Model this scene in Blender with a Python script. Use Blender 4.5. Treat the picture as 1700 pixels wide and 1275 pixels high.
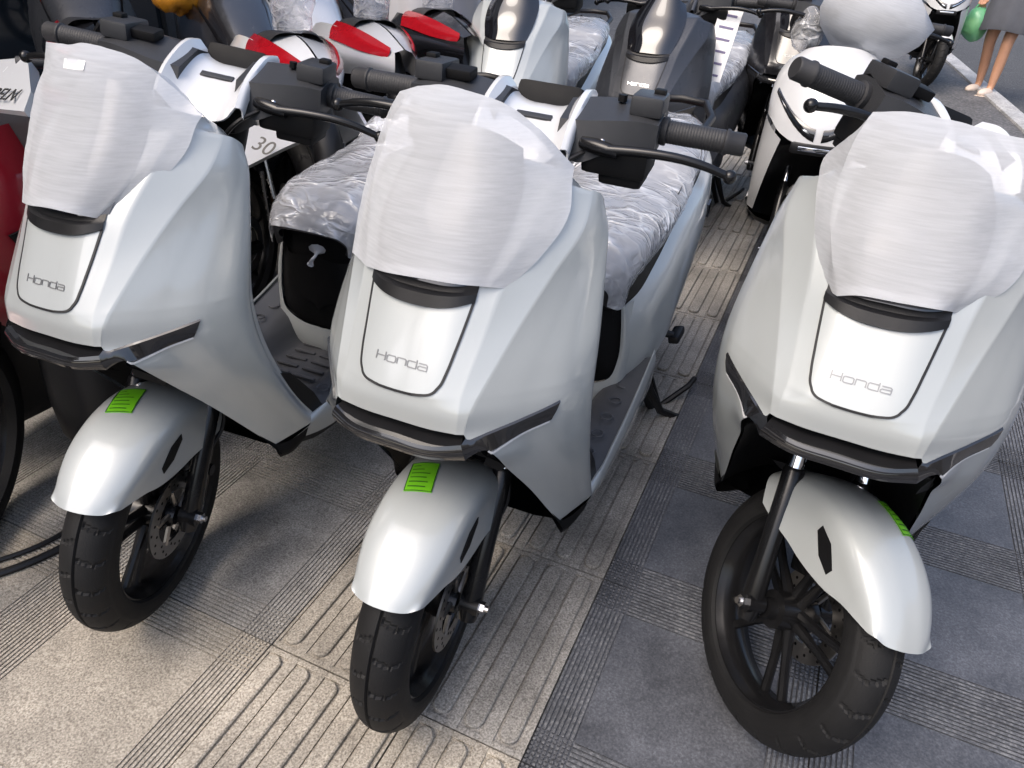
import bpy, bmesh, math, random
import numpy as np
from mathutils import Vector, Matrix
from mathutils.bvhtree import BVHTree
R = math.radians
random.seed(7)
for o in list(bpy.data.objects): bpy.data.objects.remove(o)
scene = bpy.context.scene
COL = scene.collection

# ------------------------------------------------------------------ camera
cam_d = bpy.data.cameras.new('camera'); cam = bpy.data.objects.new('camera', cam_d); COL.objects.link(cam)
CP, CR_, CY, CF = 0.5414193, 0.0670451, -0.3895867, 1202.43
fw = Vector((math.sin(CY)*math.cos(CP), math.cos(CY)*math.cos(CP), -math.sin(CP)))
r0 = Vector((math.cos(CY), -math.sin(CY), 0)); u0 = r0.cross(fw)
rt = r0*math.cos(CR_) + u0*math.sin(CR_); up = rt.cross(fw)
cam.matrix_world = Matrix(((rt.x, up.x, -fw.x, 0), (rt.y, up.y, -fw.y, 0), (rt.z, up.z, -fw.z, 1.23), (0, 0, 0, 1)))
cam_d.sensor_fit = 'HORIZONTAL'; cam_d.sensor_width = 36; cam_d.lens = 36*CF/1700
cam_d.clip_start = 0.05; cam_d.clip_end = 500
scene.camera = cam

# ------------------------------------------------------------------ world, sun, exposure
SUN_EL, SUN_AZ = 54, 208          # degrees; azimuth measured from +Y towards +X
world = bpy.data.worlds.new('World'); scene.world = world; world.use_nodes = True
wn = world.node_tree.nodes; wl = world.node_tree.links
sky = wn.new('ShaderNodeTexSky'); sky.sky_type = 'NISHITA'; sky.sun_disc = False
sky.sun_elevation = R(SUN_EL); sky.sun_rotation = R(SUN_AZ); sky.dust_density = 5.0; sky.air_density = 1.0
sky.ozone_density = 1.0
bg = wn['Background']; bg.inputs['Strength'].default_value = 0.15
wl.new(sky.outputs['Color'], bg.inputs['Color'])
sun_d = bpy.data.lights.new('sun', 'SUN'); sun = bpy.data.objects.new('sun', sun_d); COL.objects.link(sun)
sun_d.energy = 0.5; sun_d.angle = R(34); sun_d.color = (1.0, 0.95, 0.89)
sd = Vector((math.sin(R(SUN_AZ))*math.cos(R(SUN_EL)), math.cos(R(SUN_AZ))*math.cos(R(SUN_EL)), math.sin(R(SUN_EL))))
sun.rotation_euler = sd.to_track_quat('Z', 'Y').to_euler(); sun.location = (0, 0, 12)
vs = scene.view_settings
vs.view_transform = 'Standard'; vs.look = 'None'; vs.gamma = 1.0; vs.exposure = 1.18; vs.use_curve_mapping = False
scene.render.engine = 'CYCLES'

# ------------------------------------------------------------------ ground plane: the pavement climbs gently away from the camera
SL, Y0 = 0.047, 0.9
TILT = math.atan(SL)
def gz(y): return SL*(y - Y0)

# ------------------------------------------------------------------ materials
MATS = {}
def mat(name, col, rough=0.5, metal=0.0, coat=0.0, coat_rough=0.05, spec=0.5, noise=0.0, nscale=20.0, bump=0.0, bscale=60.0, alpha=None, world_pos=False):
    m = bpy.data.materials.new(name); m.use_nodes = True; MATS[name] = m
    nt = m.node_tree; n = nt.nodes; l = nt.links; b = n['Principled BSDF']
    b.inputs['Base Color'].default_value = (*col, 1); b.inputs['Roughness'].default_value = rough
    b.inputs['Metallic'].default_value = metal; b.inputs['Coat Weight'].default_value = coat
    b.inputs['Coat Roughness'].default_value = coat_rough; b.inputs['Specular IOR Level'].default_value = spec
    tc = None
    def coords():
        if world_pos:
            return n.new('ShaderNodeNewGeometry').outputs['Position']
        return n.new('ShaderNodeTexCoord').outputs['Object']
    if noise or bump: tc = coords()
    if noise:
        t = n.new('ShaderNodeTexNoise'); t.inputs['Scale'].default_value = nscale; t.inputs['Detail'].default_value = 6
        l.new(tc, t.inputs['Vector'])
        mx = n.new('ShaderNodeMix'); mx.data_type = 'RGBA'
        mx.inputs[6].default_value = (*[c*(1-noise) for c in col], 1); mx.inputs[7].default_value = (*[min(1, c*(1+noise)) for c in col], 1)
        l.new(t.outputs['Fac'], mx.inputs[0]); l.new(mx.outputs[2], b.inputs['Base Color'])
        mr = n.new('ShaderNodeMapRange'); mr.inputs[3].default_value = max(0, rough-0.08); mr.inputs[4].default_value = min(1, rough+0.08)
        l.new(t.outputs['Fac'], mr.inputs[0]); l.new(mr.outputs[0], b.inputs['Roughness'])
    if bump:
        t = n.new('ShaderNodeTexNoise'); t.inputs['Scale'].default_value = bscale; t.inputs['Detail'].default_value = 4
        l.new(tc, t.inputs['Vector'])
        bp = n.new('ShaderNodeBump'); bp.inputs['Strength'].default_value = bump; bp.inputs['Distance'].default_value = 0.002
        l.new(t.outputs['Fac'], bp.inputs['Height']); l.new(bp.outputs[0], b.inputs['Normal'])
    return m

def paint(name, col, flake=0.25, rough=0.38, metal=0.06, coat=0.8, coat_rough=0.06):
    """pearl paint: base with fine flake variation under a clear coat, with a film of dust"""
    m = mat(name, col, rough, metal, coat, coat_rough)
    nt = m.node_tree; n = nt.nodes; l = nt.links; b = n['Principled BSDF']
    tc = n.new('ShaderNodeTexCoord')
    t = n.new('ShaderNodeTexNoise'); t.inputs['Scale'].default_value = 2600; t.inputs['Detail'].default_value = 1
    l.new(tc.outputs['Object'], t.inputs['Vector'])
    d = n.new('ShaderNodeTexNoise'); d.inputs['Scale'].default_value = 9; d.inputs['Detail'].default_value = 8; d.inputs['Roughness'].default_value = 0.65
    l.new(tc.outputs['Object'], d.inputs['Vector'])
    mx = n.new('ShaderNodeMix'); mx.data_type = 'RGBA'
    mx.inputs[6].default_value = (*[c*(1-flake*0.25) for c in col], 1); mx.inputs[7].default_value = (*[min(1, c*(1+flake*0.25)) for c in col], 1)
    l.new(t.outputs['Fac'], mx.inputs[0]); l.new(mx.outputs[2], b.inputs['Base Color'])
    mr = n.new('ShaderNodeMapRange'); mr.inputs[1].default_value = 0.35; mr.inputs[2].default_value = 0.7
    mr.inputs[3].default_value = coat_rough*0.6; mr.inputs[4].default_value = coat_rough*2.4
    l.new(d.outputs['Fac'], mr.inputs[0]); l.new(mr.outputs[0], b.inputs['Coat Roughness'])
    # faint run-down streaks of dust
    ms = n.new('ShaderNodeMapping'); ms.inputs['Scale'].default_value = (70, 34, 3.0); l.new(tc.outputs['Object'], ms.inputs[0])
    sn_ = n.new('ShaderNodeTexNoise'); sn_.inputs['Scale'].default_value = 1.0; sn_.inputs['Detail'].default_value = 4; l.new(ms.outputs[0], sn_.inputs['Vector'])
    sr = n.new('ShaderNodeMapRange'); sr.inputs[1].default_value = 0.56; sr.inputs[2].default_value = 0.74; sr.inputs[3].default_value = 0.0; sr.inputs[4].default_value = 0.30; l.new(sn_.outputs['Fac'], sr.inputs[0])
    md_ = n.new('ShaderNodeMix'); md_.data_type = 'RGBA'; md_.inputs[7].default_value = (*[c*.80+.05 for c in col], 1); l.new(sr.outputs[0], md_.inputs[0]); l.new(mx.outputs[2], md_.inputs[6]); l.new(md_.outputs[2], b.inputs['Base Color'])
    sa = n.new('ShaderNodeMath'); sa.operation = 'MULTIPLY_ADD'; sa.inputs[1].default_value = 0.7; l.new(sr.outputs[0], sa.inputs[0]); l.new(mr.outputs[0], sa.inputs[2]); l.new(sa.outputs[0], b.inputs['Coat Roughness'])
    bp = n.new('ShaderNodeBump'); bp.inputs['Strength'].default_value = 0.05; bp.inputs['Distance'].default_value = 0.0006
    o = n.new('ShaderNodeTexNoise'); o.inputs['Scale'].default_value = 420; l.new(tc.outputs['Object'], o.inputs['Vector'])
    l.new(o.outputs['Fac'], bp.inputs['Height']); l.new(bp.outputs[0], b.inputs['Coat Normal'])
    return m

paint('pearl_white', (0.385, 0.408, 0.406), metal=0.12, coat=1.0, coat_rough=0.035)
paint('gloss_white', (0.56, 0.57, 0.58), metal=0.0, rough=0.3)
paint('dark_grey_paint', (0.055, 0.058, 0.066), metal=0.6, rough=0.42, coat=0.35, coat_rough=0.25)
paint('black_paint', (0.01, 0.01, 0.012), metal=0.0, rough=0.25)
paint('red_paint', (0.20, 0.004, 0.012), metal=0.1, rough=0.3)
paint('silver_paint', (0.55, 0.56, 0.58), metal=0.4, rough=0.35)
mat('black_plastic', (0.007, 0.007, 0.008), 0.42, spec=0.35, noise=0.25, nscale=40, bump=0.15, bscale=900)
mat('deep_black', (0.004, 0.004, 0.0045), 0.6, spec=0.2, noise=0.3, nscale=30)
mat('grey_plastic', (0.028, 0.029, 0.032), 0.42, spec=0.4, noise=0.15, nscale=30, bump=0.25, bscale=1400)
mat('floor_plastic', (0.06, 0.062, 0.068), 0.5, noise=0.2, nscale=15, bump=0.3, bscale=900)
mat('grip_rubber', (0.02, 0.02, 0.022), 0.6, noise=0.2, nscale=60, bump=0.2, bscale=600)
mat('alloy_black', (0.012, 0.012, 0.013), 0.24, metal=0.4, noise=0.2, nscale=30)
mat('steel', (0.55, 0.55, 0.56), 0.25, metal=1.0, noise=0.15, nscale=50)
mat('chrome', (0.8, 0.8, 0.82), 0.08, metal=1.0)
mat('brake_disc', (0.34, 0.33, 0.32), 0.35, metal=1.0, noise=0.2, nscale=120)
mat('seat_vinyl', (0.02, 0.02, 0.022), 0.45, noise=0.2, nscale=30, bump=0.3, bscale=700)
mat('seam_black', (0.01, 0.01, 0.011), 0.6, noise=0.2)
mat('letter_grey', (0.22, 0.225, 0.23), 0.35, metal=0.5, noise=0.1)
mat('letter_black', (0.015, 0.015, 0.015), 0.5, noise=0.1)
mat('lens_dark', (0.012, 0.012, 0.013), 0.12, coat=1.0, coat_rough=0.03, noise=0.3, nscale=25)
mat('lens_ribs', (0.035, 0.035, 0.037), 0.2, metal=0.5, coat=0.6, noise=0.3, nscale=60)
mat('visor_black', (0.008, 0.008, 0.01), 0.06, coat=1.0, coat_rough=0.02, noise=0.3)
mat('red_lens', (0.30, 0.006, 0.012), 0.15, coat=1.0, noise=0.25, nscale=70)
mat('green_sticker', (0.16, 0.52, 0.012), 0.5, noise=0.12, nscale=160)
mat('sticker_ink', (0.03, 0.12, 0.01), 0.6, noise=0.1)
mat('paper_white', (0.78, 0.77, 0.76), 0.7, noise=0.04, nscale=60, bump=0.1)
mat('print_violet', (0.16, 0.14, 0.24), 0.7, noise=0.1)
mat('amber_plastic', (0.55, 0.22, 0.02), 0.3, noise=0.35, nscale=35, bump=0.6, bscale=50)
mat('skin', (0.50, 0.27, 0.17), 0.5, noise=0.1, nscale=25, bump=0.05)
mat('dress_cloth', (0.075, 0.08, 0.095), 0.85, noise=0.25, nscale=14, bump=0.4, bscale=90)
mat('shoe_cream', (0.62, 0.52, 0.44), 0.6, noise=0.1)
mat('hair_black', (0.012, 0.01, 0.009), 0.45, noise=0.2)
mat('pale_yellow', (0.72, 0.58, 0.26), 0.6, noise=0.15, nscale=30)

def tyre_mat():
    m = mat('tyre_rubber', (0.007, 0.007, 0.0074), 0.66, spec=0.3, noise=0.35, nscale=35, bump=0.25, bscale=500)
tyre_mat()

def sheet(name, col, rough, transp, gloss, bscale, bstr, stretch=(1, 1, 1), lines=0.0, dist=0.004):
    """thin packing film or non-woven cloth: part of the light passes through"""
    m = bpy.data.materials.new(name); m.use_nodes = True; MATS[name] = m
    nt = m.node_tree; n = nt.nodes; l = nt.links
    for x in list(n): n.remove(x)
    out = n.new('ShaderNodeOutputMaterial'); b = n.new('ShaderNodeBsdfPrincipled')
    b.inputs['Base Color'].default_value = (*col, 1); b.inputs['Roughness'].default_value = rough
    b.inputs['Coat Weight'].default_value = gloss; b.inputs['Coat Roughness'].default_value = 0.12
    tl = n.new('ShaderNodeBsdfTranslucent'); tl.inputs['Color'].default_value = (*col, 1)
    tr = n.new('ShaderNodeBsdfTransparent'); tr.inputs['Color'].default_value = (0.95, 0.95, 0.97, 1)
    m1 = n.new('ShaderNodeMixShader'); m1.inputs[0].default_value = 0.3
    m2 = n.new('ShaderNodeMixShader'); m2.inputs[0].default_value = transp
    if gloss > .5: m1.inputs[0].default_value = 0.12; b.inputs['Specular IOR Level'].default_value = 0.9
    l.new(b.outputs[0], m1.inputs[1]); l.new(tl.outputs[0], m1.inputs[2])
    l.new(m1.outputs[0], m2.inputs[1]); l.new(tr.outputs[0], m2.inputs[2]); l.new(m2.outputs[0], out.inputs[0])
    crease = None
    tc = n.new('ShaderNodeTexCoord'); mp = n.new('ShaderNodeMapping'); mp.inputs['Scale'].default_value = stretch
    l.new(tc.outputs['Object'], mp.inputs[0])
    t = n.new('ShaderNodeTexNoise'); t.inputs['Scale'].default_value = bscale; t.inputs['Detail'].default_value = 5
    t.inputs['Roughness'].default_value = 0.6
    l.new(mp.outputs[0], t.inputs['Vector'])
    bp = n.new('ShaderNodeBump'); bp.inputs['Strength'].default_value = bstr; bp.inputs['Distance'].default_value = dist
    l.new(t.outputs['Fac'], bp.inputs['Height']); l.new(bp.outputs[0], b.inputs['Normal']); l.new(bp.outputs[0], b.inputs['Coat Normal'])
    if gloss > .5:      # crinkles: gathered film scatters more light along its creases
        nz = n.new('ShaderNodeTexNoise'); nz.inputs['Scale'].default_value = 6; nz.inputs['Detail'].default_value = 3; l.new(mp.outputs[0], nz.inputs['Vector'])
        vm = n.new('ShaderNodeVectorMath'); vm.operation = 'MULTIPLY_ADD'; vm.inputs[1].default_value = (.16, .16, .16); l.new(nz.outputs['Color'], vm.inputs[0]); l.new(mp.outputs[0], vm.inputs[2])
        acc = None
        for sc_, wd, wt in ((8, .09, .8), (21, .12, .45), (55, .16, .16)):
            vo = n.new('ShaderNodeTexVoronoi'); vo.feature = 'DISTANCE_TO_EDGE'; vo.inputs['Scale'].default_value = sc_; l.new(vm.outputs[0], vo.inputs['Vector'])
            mr_c = n.new('ShaderNodeMapRange'); mr_c.interpolation_type = 'SMOOTHSTEP'; mr_c.inputs[1].default_value = 0; mr_c.inputs[2].default_value = wd; mr_c.inputs[3].default_value = wt; mr_c.inputs[4].default_value = 0
            l.new(vo.outputs['Distance'], mr_c.inputs[0])
            if acc is None: acc = mr_c.outputs[0]
            else:
                mm = n.new('ShaderNodeMath'); mm.operation = 'ADD'; l.new(acc, mm.inputs[0]); l.new(mr_c.outputs[0], mm.inputs[1]); acc = mm.outputs[0]
        msk = n.new('ShaderNodeTexNoise'); msk.inputs['Scale'].default_value = 9; l.new(tc.outputs['Object'], msk.inputs['Vector'])
        mk = n.new('ShaderNodeMapRange'); mk.inputs[1].default_value = .38; mk.inputs[2].default_value = .62; mk.inputs[3].default_value = .08; mk.inputs[4].default_value = 1; l.new(msk.outputs['Fac'], mk.inputs[0])
        ml = n.new('ShaderNodeMath'); ml.operation = 'MULTIPLY'; l.new(acc, ml.inputs[0]); l.new(mk.outputs[0], ml.inputs[1])
        cr_ = n.new('ShaderNodeMapRange'); cr_.inputs[1].default_value = 0.0; cr_.inputs[2].default_value = 1.0
        cr_.inputs[3].default_value = min(.85, transp+.06); cr_.inputs[4].default_value = max(.05, transp-.40); l.new(ml.outputs[0], cr_.inputs[0])
        l.new(cr_.outputs[0], m2.inputs[0])
        bp3 = n.new('ShaderNodeBump'); bp3.inputs['Strength'].default_value = 1.0; bp3.inputs['Distance'].default_value = dist
        l.new(ml.outputs[0], bp3.inputs['Height'])
        for q_ in (b.inputs['Normal'], b.inputs['Coat Normal'], tl.inputs['Normal']): l.new(bp3.outputs[0], q_)
    if lines:
        mp2 = n.new('ShaderNodeMapping'); mp2.inputs['Scale'].default_value = (5, 16, 110)
        l.new(tc.outputs['Object'], mp2.inputs[0])
        t2 = n.new('ShaderNodeTexNoise'); t2.inputs['Scale'].default_value = 3.0; t2.inputs['Detail'].default_value = 2.5
        l.new(mp2.outputs[0], t2.inputs['Vector'])
        t3 = n.new('ShaderNodeTexNoise'); t3.inputs['Scale'].default_value = 700; l.new(tc.outputs['Object'], t3.inputs['Vector'])
        ad = n.new('ShaderNodeMath'); ad.operation = 'MULTIPLY_ADD'; ad.inputs[1].default_value = 0.25
        l.new(t3.outputs['Fac'], ad.inputs[0]); l.new(t2.outputs['Fac'], ad.inputs[2])
        mr = n.new('ShaderNodeMapRange'); mr.inputs[1].default_value = 0.42; mr.inputs[2].default_value = 0.85
        mr.inputs[3].default_value = transp + lines; mr.inputs[4].default_value = max(0.0, transp - lines)
        l.new(ad.outputs[0], mr.inputs[0]); l.new(mr.outputs[0], m2.inputs[0])
        bp2 = n.new('ShaderNodeBump'); bp2.inputs['Strength'].default_value = 0.35; bp2.inputs['Distance'].default_value = 0.001
        l.new(ad.outputs[0], bp2.inputs['Height']); l.new(bp.outputs[0], bp2.inputs['Normal']); l.new(bp2.outputs[0], b.inputs['Normal'])
    return m
sheet('nonwoven_cloth', (0.62, 0.637, 0.66), 0.8, 0.27, 0.0, 9, 0.15, lines=0.05)
sheet('seat_film', (0.78, 0.80, 0.84), 0.18, 0.50, 1.0, 7, 1.0, (0.6, 1.15, 1.0), dist=0.006)
sheet('clear_film', (0.72, 0.73, 0.75), 0.15, 0.66, 1.0, 11, 0.9, (1.0, 0.5, 1.0), dist=0.008)
sheet('green_bag_film', (0.18, 0.55, 0.28), 0.35, 0.25, 0.5, 18, 1.0)
sheet('drape_film', (0.62, 0.61, 0.62), 0.55, 0.10, 0.2, 14, 0.5)

def stone(name, c1, c2, c3, rough, spec=0.35, fine=520.0, stain=0.35):
    m = bpy.data.materials.new(name); m.use_nodes = True; MATS[name] = m
    nt = m.node_tree; n = nt.nodes; l = nt.links; b = n['Principled BSDF']
    g = n.new('ShaderNodeNewGeometry'); oi = n.new('ShaderNodeObjectInfo')
    v = n.new('ShaderNodeTexVoronoi'); v.inputs['Scale'].default_value = fine; l.new(g.outputs['Position'], v.inputs['Vector'])
    t = n.new('ShaderNodeTexNoise'); t.inputs['Scale'].default_value = fine*0.5; t.inputs['Detail'].default_value = 5; l.new(g.outputs['Position'], t.inputs['Vector'])
    rp = n.new('ShaderNodeValToRGB'); rp.color_ramp.elements[0].position = 0.34; rp.color_ramp.elements[1].position = 0.66
    rp.color_ramp.elements[0].color = (*c3, 1); rp.color_ramp.elements[1].color = (*c2, 1)
    e = rp.color_ramp.elements.new(0.5); e.color = (*c1, 1)
    l.new(t.outputs['Fac'], rp.inputs[0])
    mx = n.new('ShaderNodeMix'); mx.data_type = 'RGBA'; mx.blend_type = 'MULTIPLY'; mx.inputs[0].default_value = 0.4
    bw = n.new('ShaderNodeRGBToBW'); l.new(v.outputs['Color'], bw.inputs[0]); l.new(rp.outputs[0], mx.inputs[6]); l.new(bw.outputs[0], mx.inputs[7])
    s = n.new('ShaderNodeTexNoise'); s.inputs['Scale'].default_value = 5.5; s.inputs['Detail'].default_value = 7; s.inputs['Roughness'].default_value = 0.62
    l.new(g.outputs['Position'], s.inputs['Vector'])
    mr = n.new('ShaderNodeMapRange'); mr.inputs[1].default_value = 0.34; mr.inputs[2].default_value = 0.66; mr.inputs[3].default_value = 1-stain; mr.inputs[4].default_value = 1.12
    l.new(s.outputs['Fac'], mr.inputs[0])
    gv = n.new('ShaderNodeTexVoronoi'); gv.inputs['Scale'].default_value = 3.6; l.new(g.outputs['Position'], gv.inputs['Vector'])
    gn = n.new('ShaderNodeTexNoise'); gn.inputs['Scale'].default_value = 60; l.new(g.outputs['Position'], gn.inputs['Vector'])
    ga = n.new('ShaderNodeMath'); ga.operation = 'MULTIPLY_ADD'; ga.inputs[1].default_value = 0.05; l.new(gn.outputs['Fac'], ga.inputs[0]); l.new(gv.outputs['Distance'], ga.inputs[2])
    gr_ = n.new('ShaderNodeMapRange'); gr_.inputs[1].default_value = 0.060; gr_.inputs[2].default_value = 0.085; gr_.inputs[3].default_value = 0.5; gr_.inputs[4].default_value = 1.0; l.new(ga.outputs[0], gr_.inputs[0])
    om = n.new('ShaderNodeMapRange'); om.inputs[3].default_value = 0.88; om.inputs[4].default_value = 1.1; l.new(oi.outputs['Random'], om.inputs[0])
    mu0 = n.new('ShaderNodeMath'); mu0.operation = 'MULTIPLY'; l.new(mr.outputs[0], mu0.inputs[0]); l.new(gr_.outputs[0], mu0.inputs[1])
    mu = n.new('ShaderNodeMath'); mu.operation = 'MULTIPLY'; l.new(mu0.outputs[0], mu.inputs[0]); l.new(om.outputs[0], mu.inputs[1])
    hs = n.new('ShaderNodeHueSaturation'); l.new(mu.outputs[0], hs.inputs['Value']); l.new(mx.outputs[2], hs.inputs['Color'])
    l.new(hs.outputs[0], b.inputs['Base Color'])
    rr = n.new('ShaderNodeMapRange'); rr.inputs[3].default_value = rough-0.12; rr.inputs[4].default_value = rough+0.15; l.new(s.outputs['Fac'], rr.inputs[0]); l.new(rr.outputs[0], b.inputs['Roughness'])
    b.inputs['Specular IOR Level'].default_value = spec
    bp = n.new('ShaderNodeBump'); bp.inputs['Strength'].default_value = 0.5; bp.inputs['Distance'].default_value = 0.0015
    l.new(t.outputs['Fac'], bp.inputs['Height']); l.new(bp.outputs[0], b.inputs['Normal'])
    return m
stone('granite_beige', (0.45, 0.405, 0.335), (0.60, 0.55, 0.465), (0.26, 0.23, 0.19), 0.75)
stone('granite_grey', (0.37, 0.35, 0.315), (0.50, 0.475, 0.435), (0.22, 0.205, 0.185), 0.72, stain=.42)
stone('granite_beige_worn', (0.47, 0.425, 0.355), (0.60, 0.55, 0.47), (0.28, 0.25, 0.21), 0.75)
stone('granite_grey_worn', (0.42, 0.395, 0.355), (0.54, 0.515, 0.47), (0.26, 0.245, 0.22), 0.72)
stone('slate_dark', (0.105, 0.11, 0.125), (0.14, 0.146, 0.163), (0.08, 0.084, 0.096), 0.46, 0.45, fine=380, stain=0.45)
stone('slate_dark_worn', (0.14, 0.145, 0.157), (0.23, 0.233, 0.242), (0.085, 0.089, 0.098), 0.6, 0.4, fine=300, stain=0.4)
stone('asphalt', (0.085, 0.088, 0.095), (0.15, 0.153, 0.16), (0.045, 0.047, 0.05), 0.85, fine=160, stain=0.2)
stone('kerb_paint', (0.50, 0.50, 0.50), (0.60, 0.60, 0.60), (0.36, 0.36, 0.36), 0.7, fine=120, stain=0.25)
stone('joint_dirt', (0.05, 0.046, 0.04), (0.08, 0.074, 0.066), (0.025, 0.023, 0.02), 0.9)
stone('pavement_far', (0.12, 0.118, 0.12), (0.18, 0.175, 0.175), (0.07, 0.07, 0.07), 0.7, fine=90, stain=0.3)

# ------------------------------------------------------------------ mesh helpers
def mesh(name, V, F, m, angle=38, smooth=True, solid=0.0, fix=False):
    me = bpy.data.meshes.new(name); me.from_pydata([tuple(map(float, v)) for v in V], [], F); me.validate()
    if solid or fix:
        bm = bmesh.new(); bm.from_mesh(me)
        bmesh.ops.remove_doubles(bm, verts=bm.verts, dist=1e-6)
        if fix: bmesh.ops.recalc_face_normals(bm, faces=bm.faces)
        if solid:
            bmesh.ops.solidify(bm, geom=bm.faces[:], thickness=solid)
        bm.to_mesh(me); bm.free()
    if smooth:
        me.polygons.foreach_set('use_smooth', [True]*len(me.polygons)); me.set_sharp_from_angle(angle=R(angle))
    me.materials.append(MATS[m]); me.update()
    return me
class MB:
    def __init__(s): s.V = []; s.F = []
    def add(s, V, F):
        k = len(s.V); s.V += [tuple(v) for v in V]; s.F += [tuple(i+k for i in f) for f in F]; return s
    def grid(s, G, flip=False, closed=False):
        r = len(G); c = len(G[0]); V = [p for row in G for p in row]; F = []
        for i in range(r-1):
            for j in range(c if closed else c-1):
                j2 = (j+1) % c
                q = (i*c+j, i*c+j2, (i+1)*c+j2, (i+1)*c+j); F.append(q[::-1] if flip else q)
        return s.add(V, F)
    def box(s, c, d, rot=None, bev=0.0):
        bm = bmesh.new(); bmesh.ops.create_cube(bm, size=1)
        for v in bm.verts: v.co = Vector((v.co.x*d[0], v.co.y*d[1], v.co.z*d[2]))
        if bev: bmesh.ops.bevel(bm, geom=bm.edges[:], offset=bev, segments=2, affect='EDGES', profile=0.6)
        M = Matrix.Translation(c) @ (rot.to_4x4() if rot else Matrix.Identity(4))
        bm.transform(M); bm.verts.index_update()
        s.add([v.co[:] for v in bm.verts], [[v.index for v in f.verts] for f in bm.faces]); bm.free(); return s
    def tube(s, P, rad, n=12, cap=True):
        P = [Vector(p) for p in P]; rads = rad if isinstance(rad, (list, tuple)) else [rad]*len(P)
        G = []; ref = None
        for i, p in enumerate(P):
            t = (P[min(i+1, len(P)-1)] - P[max(i-1, 0)]).normalized()
            if ref is None: ref = t.orthogonal().normalized()
            ref = (ref - t*ref.dot(t)).normalized(); b = t.cross(ref)
            G.append([tuple(p + (ref*math.cos(a) + b*math.sin(a))*rads[i]) for a in [2*math.pi*k/n for k in range(n)]])
        s.grid(G, closed=True)
        if cap:
            k = len(s.V) - len(P)*n
            s.F.append(tuple(k+j for j in range(n))[::-1]); e = k+(len(P)-1)*n; s.F.append(tuple(e+j for j in range(n)))
        return s
    def sphere(s, c, d, u=14, v=9, rot=None):
        G = []
        for i in range(v+1):
            t = math.pi*i/v; row = []
            for j in range(u):
                a = 2*math.pi*j/u; p = Vector((d[0]*math.sin(t)*math.cos(a), d[1]*math.sin(t)*math.sin(a), d[2]*math.cos(t)))
                if rot: p = rot @ p
                row.append(tuple(p + Vector(c)))
            G.append(row)
        return s.grid(G, closed=True, flip=True)
    def lathe_x(s, prof, n=48, c=(0, 0, 0), closed=False):
        """profile of (x, r) turned about the X axis"""
        G = []
        for (x, r) in (prof + [prof[0]] if closed else prof):
            G.append([(c[0]+x, c[1]+r*math.cos(2*math.pi*k/n), c[2]+r*math.sin(2*math.pi*k/n)) for k in range(n)])
        return s.grid(G, closed=True)
    def prism_x(s, poly, x0, x1):
        """(y,z) polygon extruded along X"""
        n = len(poly); V = [(x0, y, z) for y, z in poly] + [(x1, y, z) for y, z in poly]
        F = [tuple(range(n))[::-1], tuple(range(n, 2*n))] + [(i, (i+1) % n, n+(i+1) % n, n+i) for i in range(n)]
        return s.add(V, F)
    def prism(s, poly3, off):
        """3-D polygon extruded by a vector"""
        n = len(poly3); V = list(poly3) + [tuple(Vector(p)+Vector(off)) for p in poly3]
        F = [tuple(range(n))[::-1], tuple(range(n, 2*n))] + [(i, (i+1) % n, n+(i+1) % n, n+i) for i in range(n)]
        return s.add(V, F)
    def mirror(s):
        k = len(s.V); s.V += [(-x, y, z) for x, y, z in s.V]; s.F += [tuple(i+k for i in f)[::-1] for f in s.F]; return s
    def mesh(s, name, m, **kw): return mesh(name, s.V, s.F, m, **kw)

def spline(P, n, breaks=(), cl=False):
    """smooth curve through P, n steps per span; tangents broken at the indices in breaks"""
    P = [np.array(p, float) for p in P]; N = len(P)
    if N == 2: return [P[0]*(1-t)+P[1]*t for t in np.linspace(0, 1, n+1)]
    L = [max(1e-6, np.linalg.norm(P[i+1]-P[i])) for i in range(N-1)]; D = [(P[i+1]-P[i])/L[i] for i in range(N-1)]
    def tan(i):
        a = D[i-1]; b = D[i]; la, lb = L[i-1], L[i]
        return (a*lb + b*la)/(la+lb)
    out = []
    for i in range(N-1):
        if i == 0 or i in breaks:
            t0 = D[i] if (i+1 in breaks or i+1 >= N-1) else 2*D[i]-tan(i+1) if False else D[i]
        else: t0 = tan(i)
        t1 = D[i] if (i+1 == N-1 or i+1 in breaks) else tan(i+1)
        for k in range(n):
            t = (.55*(.5-.5*math.cos(math.pi*k/n))+.45*k/n) if cl else k/n; h00 = 2*t**3-3*t*t+1; h10 = t**3-2*t*t+t; h01 = -2*t**3+3*t*t; h11 = t**3-t*t
            out.append(h00*P[i]+h10*L[i]*t0+h01*P[i+1]+h11*L[i]*t1)
    out.append(P[-1]); return out
def loft(rows, nu, nv, bu=(), bv=(), mirror=False, cl=False):
    if mirror:
        n = len(rows[0]); rows = [[(-p[0], p[1], p[2]) for p in r[:0:-1]] + list(r) for r in rows]
        bu = [n-1+b for b in bu] + [n-1-b for b in bu]
    A = [spline(r, nu, bu, cl) for r in rows]
    cols = [spline([A[i][j] for i in range(len(A))], nv, bv) for j in range(len(A[0]))]
    return [[tuple(cols[j][i]) for j in range(len(cols))] for i in range(len(cols[0]))]
def bvh(me): return BVHTree.FromPolygons([v.co[:] for v in me.vertices], [p.vertices[:] for p in me.polygons])
def hit_y(t, x, z, y0=-1.0, off=0.0):
    h = t.ray_cast(Vector((x, y0, z)), Vector((0, 1, 0)))
    if h[0] is None: return None
    n = h[1] if h[1].y < 0 else -h[1]
    return h[0] + n*off
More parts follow.
